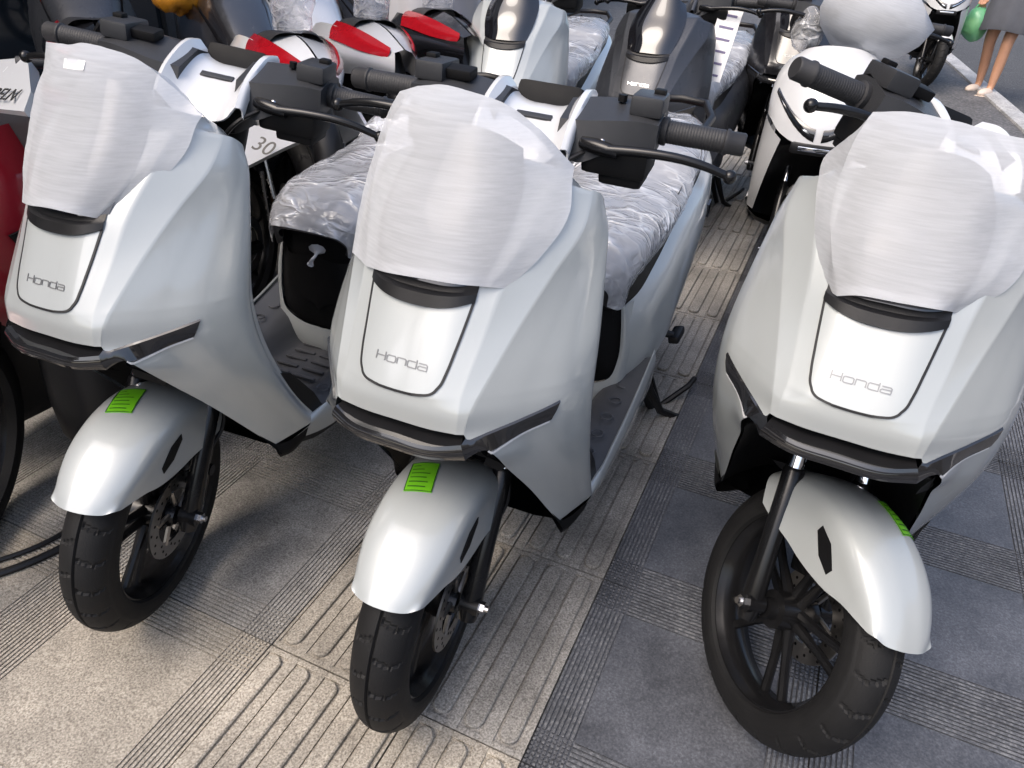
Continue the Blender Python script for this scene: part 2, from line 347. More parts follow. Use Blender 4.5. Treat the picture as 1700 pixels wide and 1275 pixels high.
def ribbon(P, wdt, nrm, thick):
    """flat band along P; nrm gives the surface normal at each point"""
    mb = MB(); G = [[], [], [], []]
    P = [Vector(p) for p in P]
    for i, p in enumerate(P):
        t = (P[min(i+1, len(P)-1)]-P[max(i-1, 0)]).normalized(); n = Vector(nrm[i]).normalized(); s = t.cross(n).normalized()*wdt/2
        G[0].append(tuple(p-s-n*thick)); G[1].append(tuple(p-s+n*thick)); G[2].append(tuple(p+s+n*thick)); G[3].append(tuple(p+s-n*thick))
    mb.grid(G); return mb

def link(o, parent=None):
    COL.objects.link(o)
    if parent: o.parent = parent
    return o
def put(name, me, parent=None, M=None, m=None):
    o = bpy.data.objects.new(name, me); link(o, parent)
    if M is not None: o.matrix_local = M
    if m: o.material_slots[0].link = 'OBJECT'; o.material_slots[0].material = MATS[m]
    return o
def tag(o, label, cat, group=None, kind=None):
    if label: o['label'] = label
    if cat: o['category'] = cat
    if group: o['group'] = group
    if kind: o['kind'] = kind
    return o
def empty(name, loc, yaw=0.0, pitch=0.0):
    o = bpy.data.objects.new(name, None); COL.objects.link(o); o.empty_display_size = 0.1
    o.matrix_world = Matrix.Translation(loc) @ Matrix.Rotation(yaw, 4, 'Z') @ Matrix.Rotation(pitch, 4, 'X'); return o
def text_mesh(name, s, size, m, extr=0.0006, shear=0.0):
    cu = bpy.data.curves.new(name, 'FONT'); cu.body = s; cu.size = size; cu.extrude = extr; cu.align_x = 'CENTER'; cu.shear = shear
    o = bpy.data.objects.new(name, cu); COL.objects.link(o)
    dg = bpy.context.evaluated_depsgraph_get(); me = bpy.data.meshes.new_from_object(o.evaluated_get(dg))
    bpy.data.objects.remove(o); me.materials.clear(); me.materials.append(MATS[m]); return me

# ================================================================== SETTING: pavement, kerb, road
def kx(y): return 2.02 - 0.1167*y          # kerb line, x at a given y
gm = MB(); ys = [-6, 0, 6, 14, 30, 60]
gm.grid([[(-25, y-Y0, -0.011) for y in ys], [(kx(y), y-Y0, -0.011) for y in ys]], flip=True)
pavement = put('pavement', gm.mesh('pavement', 'pavement_far', smooth=False)); tag(pavement, None, None, kind='structure')
pavement.matrix_world = Matrix.Translation((0, Y0, 0)) @ Matrix.Rotation(TILT, 4, 'X')
gm = MB(); gm.grid([[(kx(y)+0.15, y-Y0, -0.10) for y in ys], [(40, y-Y0, -0.10) for y in ys]], flip=True)
road = put('road', gm.mesh('road', 'asphalt', smooth=False)); tag(road, None, None, kind='structure')
road.matrix_world = pavement.matrix_world.copy()
kerb = empty('kerb', (0, Y0, 0), 0, TILT); tag(kerb, None, None, kind='structure')
ang = math.atan(0.1167)
kb = MB().box((0.075, 0, -0.06), (0.15, 0.992, 0.14), bev=0.012).mesh('kerb_stone', 'kerb_paint')
for i in range(26):
    y = 1.0 + i*0.995
    put('kerb_stone', kb, kerb, Matrix.Translation((kx(y), y-Y0, 0)) @ Matrix.Rotation(ang, 4, 'Z'))

def groove_slab(name, w, h, m, border=0.073, n=8, depth=0.0035):
    """square paving slab: flamed centre, four borders cut with fine parallel grooves (they cross in the corners)"""
    def stops(size):
        a = -size/2; p = border/n; S = [(a, 0)]
        for k in range(n): S += [(a+p*(k+0.52), 1), (a+p*(k+0.94), 0)]
        for k in range(n): S += [(-a-border+p*(k+0.06), 1), (-a-border+p*(k+0.48), 0)]
        return S + [(-a, 0)]
    X = stops(w); Y = stops(h); mb = MB(); worn = []
    def hz(i, j): return -depth if (X[i][1] or Y[j][1]) else 0.0
    nx, ny = len(X)-1, len(Y)-1; e = 0.0006
    for i in range(nx):
        for j in range(ny):
            z = hz(i, j); x0, x1, y0, y1 = X[i][0], X[i+1][0], Y[j][0], Y[j+1][0]
            mb.add([(x0, y0, z), (x1, y0, z), (x1, y1, z), (x0, y1, z)], [(0, 1, 2, 3)])
            if z == 0.0 and not (X[i+1][0]-X[i][0] > .1 and Y[j+1][0]-Y[j][0] > .1): worn.append(len(mb.F)-1)
            if i+1 < nx and hz(i+1, j) != z:
                z2 = hz(i+1, j); mb.add([(x1, y0, z), (x1, y0, z2), (x1, y1, z2), (x1, y1, z)], [(0, 1, 2, 3)])
            if j+1 < ny and hz(i, j+1) != z:
                z2 = hz(i, j+1); mb.add([(x0, y1, z), (x1, y1, z), (x1, y1, z2), (x0, y1, z2)], [(0, 1, 2, 3)])
    a, b = w/2, h/2
    mb.add([(-a, -b, 0), (a, -b, 0), (a, b, 0), (-a, b, 0), (-a, -b, -.03), (a, -b, -.03), (a, b, -.03), (-a, b, -.03)],
           [(0, 1, 5, 4), (1, 2, 6, 5), (2, 3, 7, 6), (3, 0, 4, 7)])
    me = mb.mesh(name, m, smooth=False); me.materials.append(MATS[m+'_worn'])
    for i in worn: me.polygons[i].material_index = 1
    return me
def bar_slab(name, w, h, xs, m):
    """tactile slab: raised round-ended bars, each outlined by a narrow sunk channel"""
    mb = MB(); mb.box((0, 0, -0.0175), (w, h, 0.027), bev=0.001)
    r = 0.0185; L = h/2-0.016; g = 0.0042; zt = 0.0
    def flat(x0, x1, y0, y1): mb.box(((x0+x1)/2, (y0+y1)/2, -0.004), (x1-x0, y1-y0, 0.008), bev=0.0008)
    e = [-w/2] + [v for x in xs for v in (x-r-g, x+r+g)] + [w/2]
    for i in range(0, len(e), 2):
        if e[i+1]-e[i] > .003: flat(e[i], e[i+1], -h/2, h/2)
    for x in xs:
        flat(x-r-g+.0002, x+r+g-.0002, L+g, h/2); flat(x-r-g+.0002, x+r+g-.0002, -h/2, -L-g)
        poly = []
        for k in range(9): a = math.pi*k/8; poly.append((x+r*math.cos(a), L-r+r*math.sin(a)))
        for k in range(9): a = math.pi+math.pi*k/8; poly.append((x+r*math.cos(a), -L+r+r*math.sin(a)))
        n = len(poly); bot = [(px, py, -.008) for px, py in poly]; mid_ = [(px, py, .0030) for px, py in poly]; top = [(x+(px-x)*0.86, py*0.993, 0.0055) for px, py in poly]
        F = [tuple(range(2*n, 3*n))] + [(j*n+i, j*n+(i+1) % n, (j+1)*n+(i+1) % n, (j+1)*n+i) for j in (0, 1) for i in range(n)]
        mb.add(bot+mid_+top, F)
    return mb.mesh(name, m, angle=25)
GAP = 0.0035
XJ = [-3.19, -2.71, -2.228, -1.747, -1.266, -0.787]; XT = [-0.787, -0.459, -0.232]; XD = [-0.232, 0.238, 0.72, 1.2]
YJ = [-0.205, 0.261, 0.727, 1.193, 1.652, 2.115, 2.58, 3.045, 3.51, 3.975, 4.44, 4.905, 5.37, 5.84, 6.3]
cache = {}
def slab(x0, x1, y0, y1, kind, m):
    w = round(x1-x0-GAP, 4); h = round(y1-y0-GAP, 4); key = (kind, w, h, m)
    if key not in cache:
        if kind == 'groove': cache[key] = groove_slab('pavement_slab', w, h, m)
        else:
            xs = [x - (x0+x1)/2 for x in kind]; cache[key] = bar_slab('tactile_slab', w, h, xs, m)
    dz = random.uniform(-0.0012, 0.0012)
    put('pavement_slab' if kind == 'groove' else 'tactile_slab', cache[key], pavement,
        Matrix.Translation(((x0+x1)/2, (y0+y1)/2-Y0, dz)) @ Matrix.Rotation(random.uniform(-.002, .002), 4, 'X') @ Matrix.Rotation(random.uniform(-.002, .002), 4, 'Y'))
for j in range(len(YJ)-1):
    y0, y1 = YJ[j], YJ[j+1]
    for i in range(len(XJ)-1):
        slab(XJ[i], XJ[i+1], y0, y1, 'groove', 'granite_beige' if (y0 < 0.5 and i > 2) else 'granite_grey')
    slab(XT[0], XT[1], y0, y1, (-0.757, -0.69, -0.623, -0.556, -0.489), 'granite_beige' if y0 < 0.8 else 'granite_grey')
    slab(XT[1], XT[2], y0, y1, (-0.411, -0.343, -0.272), 'granite_beige' if y0 < 0.5 else 'granite_grey')
    for i in range(len(XD)-1):
        if XD[i+1] < kx(y1): slab(XD[i], XD[i+1], y0, y1, 'groove', 'slate_dark')

# ================================================================== SCOOTER (body frame: x to the scooter's left side, y back, z up; origin at the front tyre's contact)
AXIS = Vector((0, 0.4986, 1)).normalized(); AXO = Vector((0, -0.085, 0))
def steer_m(deg):
    return Matrix.Translation(AXO) @ Matrix.Rotation(R(deg), 4, AXIS) @ Matrix.Translation(-AXO)
PARTS = []         # (name, mesh, steered, index of parent part or None)
def part(name, me, steered=False, parent=None):
    PARTS.append((name, me, steered, parent)); return len(PARTS)-1
def pair(name, mb, m, steered=False, parent=None, **kw):
    """the right-hand piece and its mirror image as two parts"""
    part(name, mesh(name, mb.V, mb.F, m, **kw), steered, parent)
    part(name, mesh(name, [(-x, y, z) for x, y, z in mb.V], [tuple(f)[::-1] for f in mb.F], m, **kw), steered, parent)
STUFF = {'reflector_rib', 'grip_ridge', 'grip_ring', 'disc_hole', 'sticker_print', 'tread_mark'}

# ---- front shell
Frows = [
 [(0, -.088, .661), (.055, -.087, .661), (.092, -.083, .6625), (.102, -.079, .663)],
 [(0, -.0885, .690), (.055, -.087, .691), (.093, -.080, .692), (.106, -.072, .694)],
 [(0, -.085, .708), (.055, -.082, .709), (.091, -.071, .711), (.110, -.060, .713)],
 [(0, -.069, .738), (.055, -.066, .739), (.094, -.051, .742), (.119, -.035, .742)],
 [(0, -.046, .780), (.055, -.042, .781), (.099, -.023, .783), (.132, .003, .785)],
 [(0, -.012, .838), (.055, -.008, .840), (.106, .016, .845), (.155, .068, .850)],
 [(0, .032, .900), (.055, .037, .900), (.120, .065, .905), (.174, .130, .903)],
 [(0, .075, .955), (.055, .080, .955), (.130, .122, .962), (.168, .178, .945)]]
Srows = [
 [(.168, .178, .945), (.173, .187, .941), (.176, .197, .934), (.175, .208, .925), (.160, .217, .918)],
 [(.174, .130, .903), (.183, .155, .899), (.1885, .178, .894), (.190, .198, .888), (.174, .209, .885)],
 [(.155, .068, .850), (.178, .100, .849), (.194, .143, .846), (.199, .184, .843), (.182, .197, .840)],
 [(.132, .003, .785), (.168, .050, .785), (.199, .104, .783), (.208, .163, .780), (.191, .178, .778)],
 [(.119, -.035, .742), (.163, .016, .742), (.201, .070, .740), (.212, .145, .738), (.195, .160, .737)],
 [(.110, -.060, .713), (.158, -.010, .712), (.2025, .051, .710), (.2145, .133, .708), (.198, .150, .707)],
 [(.106, -.072, .694), (.156, -.018, .690), (.203, .044, .688), (.2155, .129, .684), (.199, .147, .684)],
 [(.102, -.079, .663), (.153, -.024, .663), (.2035, .040, .658), (.216, .127, .652), (.2, .146, .652)],
 [(.134, -.062, .635), (.168, -.019, .622), (.204, .043, .608), (.219, .128, .600), (.2, .150, .600)],
 [(.141, -.010, .573), (.173, .030, .563), (.205, .084, .550), (.219, .146, .540), (.199, .168, .540)],
 [(.153, .066, .483), (.179, .098, .475), (.204, .139, .467), (.217, .186, .460), (.197, .208, .462)],
 [(.161, .131, .400), (.180, .165, .398), (.198, .203, .396), (.210, .235, .395), (.194, .250, .400)],
 [(.170, .190, .323), (.183, .217, .330), (.197, .245, .338), (.207, .268, .346), (.1985, .283, .352)]]
for _ in range(3):      # fair the flank so that it runs without dents from shoulder to foot
    Q = [list(r) for r in Srows]
    for i in range(2, len(Srows)-1):
        for j in range(1, 5):
            a, b, c_ = Vector(Srows[i-1][j]), Vector(Srows[i][j]), Vector(Srows[i+1][j])
            t = (b-a).length/max(1e-6, (b-a).length+(c_-b).length); Q[i][j] = tuple(b*.45 + (a*(1-t)+c_*t)*.55)
    Srows = Q
fm = MB(); fm.grid(loft(Frows, 8, 7, bu=(2, 3), bv=(2,), mirror=True, cl=True))
front_me = fm.mesh('front_cowl', 'pearl_white', angle=55); FB = bvh(front_me)
smb = MB(); smb.grid(loft(Srows, 8, 7, bv=(5,), cl=True))
side_me = MB().add(smb.V, smb.F).mirror().mesh('side', 'pearl_white', angle=40); SB = bvh(side_me)
fm.add(*((lambda m: (m.V, m.F))(MB().add(smb.V, smb.F).mirror())))
# flat shoulder closing the shell behind the visor
sh = MB(); sh.grid(loft([[(0, .075, .955), (.055, .08, .955), (.130, .122, .962), (.168, .178, .945)], [(0, .16, .978), (.06, .165, .976), (.118, .19, .965), (.160, .217, .918)], [(0, .235, .95), (.06, .235, .948), (.11, .238, .935), (.145, .235, .9)]], 8, 4, bu=(2, 3), mirror=True, cl=True))
fm.add(sh.V, sh.F)
i_shell = part('front_shell', fm.mesh('front_shell', 'pearl_white', angle=78, fix=True))

# ---- lid with its dark seam, lettering and the black vent above it
def outline_lid(s=1.0):
    right = [(.076, .826), (.0735, .805), (.069, .77), (.0645, .74), (.0605, .725), (.051, .7145), (.036, .7105), (.018, .709), (0, .7085)]
    P = [np.array(p) for p in spline([(*p, 0) for p in right], 5)]
    pts = [(p[0], p[1]) for p in P]
    return pts + [(-x, z) for x, z in pts[-2::-1]]
def vent_low(x): return .8115 + .0135*(abs(x)/.076)**2.2
LO = outline_lid()
zl = {}
def lid_patch(off):
    G = []; n = 25; H = 22
    half = LO[:len(LO)//2+1]                          # right edge from top to bottom centre
    zs_e = [p[1] for p in half][::-1]; xs_e = [p[0] for p in half][::-1]
    for i in range(-n, n+1):
        u = i/n; x = .0755*u*1.0
        lo = np.interp(abs(x), xs_e, zs_e) if abs(x) <= xs_e[-1] else None
        row = []
        for k in range(H+1):
            hi = vent_low(x); z = lo + (hi-lo)*k/H
            p = hit_y(FB, x, z, off=off); row.append(tuple(p))
        G.append(row)
    return G
lm_ = MB(); lm_.grid(lid_patch(0.0016), flip=True)
i_lid = part('lid', lm_.mesh('lid', 'pearl_white', angle=60))
sp = []; sn = []
for x, z in LO:
    p = hit_y(FB, x*1.012, z-(.0012 if z < .72 else 0), off=0.0012); q = hit_y(FB, x*1.012, z-(.0012 if z < .72 else 0), off=0.01); sp.append(p); sn.append(q-p)
part('lid_seam', ribbon(sp, 0.0036, sn, 0.0009).mesh('lid_seam', 'seam_black'), parent=i_lid)
# lettering: wide thin strokes
def stroke(pts, w): return pts, w
LW_, LH = 0.0134, 0.0105
glyph = {'H': [[(0, 0), (0, 1)], [(1, 0), (1, 1)], [(0, .5), (1, .5)]],
         'o': [[(.12, .72), (.88, .72), (1, .6), (1, .12), (.88, 0), (.12, 0), (0, .12), (0, .6), (.12, .72)]],
         'n': [[(0, 0), (0, .72), (.86, .72), (1, .6), (1, 0)]],
         'd': [[(1, 1), (1, 0), (.12, 0), (0, .12), (0, .6), (.12, .72), (1, .72)]],
         'a': [[(.05, .72), (.86, .72), (1, .6), (1, 0), (.12, 0), (0, .1), (0, .28), (.12, .4), (1, .4)]]}
for k, ch in enumerate('Honda'):
    lt = MB()
    x0 = -.039 + k*(LW_+.0027)
    for st in glyph[ch]:
        P = []; N = []
        for a, b in zip(st[:-1], st[1:]):
            for t in (0, .34, .67): P.append((a[0]+(b[0]-a[0])*t, a[1]+(b[1]-a[1])*t))
        P.append(st[-1]); Q = []; QN = []
        for gx, gy in P:
            p = hit_y(FB, x0+gx*LW_, .7385+gy*LH, off=.0022); q = hit_y(FB, x0+gx*LW_, .7385+gy*LH, off=.01); Q.append(p); QN.append(q-p)
        rb = ribbon(Q, 0.0017, QN, 0.0003); lt.add(rb.V, rb.F)
    part('letter', lt.mesh('letter', 'letter_grey', smooth=False), parent=i_lid)
G = []
for i in range(-20, 21):
    x = .0785*i/20; lo = vent_low(x)-.0005 if abs(x) < .076 else .826; hi = .852; row = []
    for k, (t, off) in enumerate([(0, 0.0), (0, .007), (.35, .0085), (.5, .003), (1, .001)]):
        row.append(tuple(hit_y(FB, x, lo+(hi-lo)*t, off=off*(1-.6*abs(i/20)**4)+.001)))
    G.append(row)
part('vent_trim', MB().grid(G, flip=True).mesh('vent_trim', 'black_plastic', angle=30))

# ---- visor (dark, glossy; rises behind the vent)
vis = loft([[(0, -.016, .842), (.045, -.012, .842), (.080, .008, .846)], [(0, .012, .90), (.05, .018, .90), (.094, .05, .905)],
            [(0, .060, .96), (.050, .068, .96), (.092, .10, .955)], [(0, .108, 1.022), (.042, .114, 1.015), (.072, .136, .995)]], 8, 8, mirror=True)
part('visor', MB().grid(vis).mesh('visor', 'visor_black', solid=-0.004, angle=50))

# ---- headlamp bar
up_e = [(0, -.104, .644), (.064, -.1005, .6445), (.1015, -.0865, .6505), (.152, -.0285, .6655), (.201, .030, .683)]
lo_e = [(0, -.106, .624), (.064, -.102, .6235), (.1075, -.0845, .6255), (.157, -.027, .643), (.1965, .017, .6575)]
mid = [tuple((Vector(a)*.5+Vector(b)*.5) + Vector((0, -.004, 0)) + (Vector((.002, 0, 0)) if a[0] > .1 else Vector((0, 0, 0)))) for a, b in zip(up_e, lo_e)]
def offs(P, d): return [(p[0]*d[0], p[1]+d[1], p[2]+d[2]) for p in P]
rec = [(0, -.060, .652), (.06, -.058, .652), (.095, -.062, .655), (.142, -.014, .669), (.190, .034, .685)]
lip = [(0, -.055, .606), (.06, -.055, .606), (.112, -.060, .612), (.150, -.015, .632), (.188, .024, .653)]
SBV = SB
def on_side(p, off):
    h = SBV.find_nearest(Vector(p)); n = h[1]
    if n.x < 0: n = -n
    return tuple(h[0] + n*off)
NW = 10
ctr = loft([[r[i] for i in range(3)] for r in (rec, up_e, mid, lo_e, lip)], 7, 3, bv=(1, 3), mirror=True)
lam = MB().grid(ctr, flip=True)
wg = [[], [], [], [], []]; U_ = spline(up_e[2:], NW); L_ = spline(lo_e[2:], NW)
for i, (u, l) in enumerate(zip(U_, L_)):
    k = i/(len(U_)-1); blend = min(1, k*5)
    for row, (t, off) in enumerate([(-.10, .0002), (0, .0030), (.5, .0036), (1.0, .0030), (1.08, .0002)]):
        p = Vector(u)*(1-t)+Vector(l)*t; q = Vector(on_side(p, off))
        if row in (1, 2, 3):
            pc = p + (Vector((.0015, -.004, 0)) if row == 2 else Vector((0, 0, 0))); q = pc*(1-blend) + q*blend
        wg[row].append(tuple(q))
for r_ in wg: r_.append(tuple(Vector(r_[-1])*.3 + Vector(wg[2][-1])*.7 + Vector((-.001, .004, .001))))
w_ = MB().grid(wg, flip=True); w_.mirror(); lam.add(w_.V, w_.F)
i_lamp = part('headlamp', lam.mesh('headlamp', 'lens_dark', angle=35))
rib = MB()
for k in range(3):
    t = .26 + .2*k
    cp_ = [tuple(Vector(u)*(1-t)+Vector(l)*t + Vector((0, -.0034, 0))) for u, l in zip(up_e[:3], lo_e[:3])]
    P = [tuple(p) for p in spline(cp_, 6)]
    W = [tuple(Vector(wg[1][i])*(1-t)+Vector(wg[3][i])*t + Vector((.0012, -.0012, 0))) for i in range(2, len(wg[1])-3)]
    full = [(-p[0], p[1], p[2]) for p in P[:0:-1]] + P
    rb = ribbon(full, 0.0016, [(0.7*np.sign(p[0])*(abs(p[0]) > .1), -.8, 0) for p in full], 0.0006); rib.add(rb.V, rb.F)
part('reflector_rib', rib.mesh('reflector_rib', 'lens_ribs'), parent=i_lamp)
P = [on_side(tuple(Vector(l)+(Vector(l)-Vector(u))*.13), .0012) for u, l in list(zip(U_, L_))[3:]]
pair('lamp_edge', ribbon(P, 0.0030, [(.7, -.7, 0)]*len(P), .0012), 'gloss_white', parent=i_lamp)

# ---- black wheel arch behind the apron
arch_e = [(.130, -.058, .618), (.137, -.006, .568), (.150, .070, .478), (.159, .136, .395), (.184, .190, .300)]
rowsA = []
for a in arch_e:
    x, y, z = a; rowsA.append([(0, y+.13, z+.03), (x*.5, y+.115, z+.025), (x*.82, y+.06, z+.012), (x, y+.004, z)])
rowsA.insert(0, [(0, -.02, .63), (.06, -.03, .63), (.1, -.045, .628), (.125, -.062, .626)])
arch = MB().grid(loft(rowsA, 4, 4, mirror=True))
arch.grid(loft([[(.130, -.058, .630), (.137, -.006, .572)], [(.12, -.05, .60), (.125, 0, .555)]], 3, 3))
sk = MB(); sk.grid(loft([[(.172, .188, .325), (.186, .218, .322), (.204, .262, .335)], [(.179, .188, .305), (.188, .217, .300), (.198, .255, .31)], [(.12, .27, .27), (.13, .3, .27), (.13, .32, .27)]], 4, 4)); sk.mirror()
arch.add(sk.V, sk.F)
part('wheel_arch', arch.mesh('wheel_arch', 'deep_black', angle=60))

# ---- rider's side of the leg shield: pale flange, dark centre
fl = MB(); rowsI = []; rowsC = []
for r_ in Srows:
    x, y, z = r_[4]
    rowsI.append([(x, y, z), (x-.004, y+.012, z), (x-.022, y+.022, z-.002), (x-.05, y+.024, z-.004)])
    rowsC.append([(0, y+.075, z-.01), (x*.45, y+.065, z-.008), (x-.05, y+.024, z-.004)])
fl.grid(loft(rowsI, 3, 3)); pair('shield_flange', fl, 'pearl_white', angle=60)
part('inner_shield', MB().grid(loft(rowsC, 4, 3, mirror=True), flip=True).mesh('inner_shield', 'grey_plastic', angle=60))
# bag hook block at the foot of the flange
hk = MB(); hk.prism_x([(.205, .495), (.235, .48), (.30, .40), (.33, .345), (.30, .34), (.262, .385), (.225, .455)], .168, .196)
pair('foot_trim', hk, 'black_plastic', angle=30)

# ---- footboard, sill, underbody
fb = MB(); fb.grid(loft([[(0, .27, .36), (.075, .27, .36), (.115, .275, .356), (.199, .285, .352)], [(0, .33, .305), (.075, .33, .305), (.115, .33, .340), (.200, .335, .352)], [(0, .52, .302), (.075, .52, .302), (.115, .52, .350), (.200, .515, .374)], [(0, .70, .305), (.075, .70, .305), (.115, .70, .385), (.199, .71, .430)]], 4, 5, mirror=True))
i_fb = part('footboard', fb.mesh('footboard', 'floor_plastic', angle=50))
rg = MB()
for k in range(9):
    for s in (-1, 1): rg.box((s*.038, .36+k*.036, .3050-k*.0003), (.06, .010, .006), bev=.002)
part('grip_ridge', rg.mesh('grip_ridge', 'floor_plastic', angle=30), parent=i_fb)
rosette = MB()
for k in range(5):
    for s in (-1, 1):
        y = .38+k*.06; rosette.tube([(s*.160+.013*math.cos(a), y+.013*math.sin(a), .3575+(y-.38)*.13+.004*math.cos(a)*s*0) for a in np.linspace(0, 6.3, 14)], .0018, 5)
part('grip_ring', rosette.mesh('grip_ring', 'floor_plastic'), parent=i_fb)
tr_top = [(.207, .268, .346), (.207, .33, .352), (.206, .42, .363), (.205, .513, .380), (.204, .62, .408), (.203, .716, .440)]
tr_in = [(.190, .283, .352), (.1985, .335, .356), (.1985, .42, .366), (.1985, .513, .382), (.1985, .62, .410), (.1985, .716, .442)]
tr_lo = [(.183, .217, .318), (.196, .33, .29), (.199, .42, .285), (.2, .513, .29), (.2, .62, .30), (.2, .74, .33)]
tr_b = [(.15, .23, .29), (.16, .33, .25), (.165, .42, .245), (.165, .513, .25), (.165, .62, .26), (.165, .76, .29)]
sl = MB(); sl.grid(loft([tr_in, [tuple(Vector(a)*.5+Vector(b)*.5+Vector((0, 0, .005))) for a, b in zip(tr_in, tr_top)], tr_top, [tuple(Vector(a)*.5+Vector(b)*.5+Vector((.004, 0, 0))) for a, b in zip(tr_top, tr_lo)], tr_lo], 4, 3), flip=True)
pair('sill_trim', sl, 'pearl_white', angle=50)
ub = MB(); ub.grid(loft([tr_lo, tr_b, [(0, y, z-.01) for x, y, z in tr_b]], 3, 3), flip=True); ub.mirror()
part('underbody', ub.mesh('underbody', 'deep_black', angle=50))

# ---- rear body
def rb_row(y, xt, zt, xm, zm, xb, zb): return [(xt, y, zt), (xm*.5+xt*.5+.006, y, (zt+zm)/2+.012), (xm, y, zm), (xb*.4+xm*.6+.004, y, (zm*.45+zb*.55)), (xb, y, zb)]
rows_r = [rb_row(.640, .125, .565, .150, .455, .135, .335), rb_row(.70, .142, .580, .178, .475, .175, .37), rb_row(.80, .150, .615, .193, .510, .200, .425),
          rb_row(.95, .155, .675, .200, .570, .197, .460), rb_row(1.1, .155, .715, .198, .625, .185, .490), rb_row(1.25, .148, .745, .185, .670, .160, .540),
          rb_row(1.40, .120, .775, .150, .715, .120, .61), rb_row(1.52, .06, .795, .075, .755, .05, .70)]
rc = MB(); rc.grid(loft(rows_r, 4, 5))
# front face of the rear body: pale U-shaped band round a black panel
U = [(.125, .640, .565), (.134, .636, .50), (.136, .63, .44), (.124, .622, .395), (.075, .612, .372), (0, .608, .366)]
Uo = [(.136, .655, .572), (.150, .645, .50), (.152, .64, .42), (.142, .632, .335), (.085, .618, .300), (0, .612, .292)]
Ub = [tuple(Vector(a)*.5+Vector(b)*.5+Vector((0, -.006, 0))) for a, b in zip(U, Uo)]
ug = MB(); ug.grid(loft([U, Ub, Uo, [(x*1.05, y+.04, z-.002) for x, y, z in Uo]], 5, 3), flip=True)
pair('rear_cowl', rc, 'pearl_white', angle=50)
ug.mirror(); part('front_band', ug.mesh('front_band', 'pearl_white', angle=50))
part('luggage_box', MB().box((0, .93, .50), (.25, .62, .26), bev=.05).box((0, 1.2, .64), (.2, .5, .14), bev=.04).mesh('luggage_box', 'deep_black', angle=40))
fp = MB(); fp.grid(loft([[(0, y+.012, z) if False else (x, y+.008, z) for x, y, z in U], [(x*.55, .60, .55*.4+z*.6) for x, y, z in U], [(0, .59, .57), (0, .592, .54), (0, .594, .5), (0, .596, .46), (0, .598, .43), (0, .60, .41)]], 4, 4)); fp.mirror()
part('seat_front_panel', fp.mesh('seat_front_panel', 'deep_black', angle=60))
# black band between cowl and seat
bb = MB(); bb.grid(loft([[(p[0][0], p[0][1], p[0][2]) for p in rows_r], [(p[0][0]-.012, p[0][1]-.01, p[0][2]+.05) for p in rows_r]], 5, 3)); pair('under_seat_band', bb, 'black_plastic', angle=60)
rf = MB(); rf.prism_x([(1.19, .665), (1.215, .675), (1.225, .64), (1.205, .628)], .1905, .196); pair('side_reflector', rf, 'lens_dark', smooth=False)
# seat
def seat_row(y, w, z, drop): return [(0, y, z), (w*.55, y, z-.004), (w*.88, y, z-.022), (w, y, z-.055), (w*.93, y, z-drop)]
srow = [[(0, .575, .63), (.05, .577, .628), (.08, .583, .622), (.095, .593, .605), (.088, .60, .585)], seat_row(.60, .115, .675, .10), seat_row(.66, .132, .705, .11), seat_row(.78, .142, .722, .10),
        seat_row(.92, .150, .735, .085), seat_row(1.02, .150, .755, .075), seat_row(1.10, .148, .80, .09), seat_row(1.25, .142, .825, .09), seat_row(1.40, .118, .835, .075), seat_row(1.47, .07, .825, .05)]
seat_grid = loft(srow, 5, 5, mirror=True)
part('seat', MB().grid(seat_grid, flip=True).mesh('seat', 'seat_vinyl', angle=60))
tl = MB().box((0, 1.525, .77), (.10, .03, .05), bev=.012); part('tail_lamp', tl.mesh('tail_lamp', 'red_lens'))
gr = MB().tube([(.11, 1.30, .80), (.12, 1.45, .84), (.08, 1.56, .86), (0, 1.585, .862), (-.08, 1.56, .86), (-.12, 1.45, .84), (-.11, 1.30, .80)], .012, 10); part('grab_rail', gr.mesh('grab_rail', 'black_plastic'))

# ---- wheels
def tyre_grid(rr, w, n=420, pattern=True):
    prof = []      # (x, r): outer surface of a round-section tyre
    rim_r = rr-.064
    for k in range(65):
        a = R(-112+224*k/64); prof.append((w*math.sin(a)*(1 if abs(math.sin(a)) < .98 else .99), rr-w*1.0+(w*1.0)*math.cos(a) if math.cos(a) > 0 else rr-w+(.036)*math.cos(a)))
    prof = [(-w*.55, rim_r-.006)] + prof + [(w*.55, rim_r-.006)]
    G = []
    for i in range(n):
        th = 2*math.pi*i/n; row = []
        for k, (x, r) in enumerate(prof):
            d = 0.0
            if pattern:
                u = x/w
                if abs(u) < .04: d = .0045
                ph = (th*24/(2*math.pi) + abs(u)*(.45 if abs(u) > .56 else -.30) + (.5 if x > 0 else 0)) % 1.0
                if .12 < abs(u) < .54 and ph < .125: d = .0034
                if .58 < abs(u) < .90 and .48 < ph < .60: d = .0032
                if .885 < abs(u) < .93: d = .0012
            row.append((x, (r-d)*math.cos(th), (r-d)*math.sin(th)))
        G.append(row)
    G.append(G[0]); return G
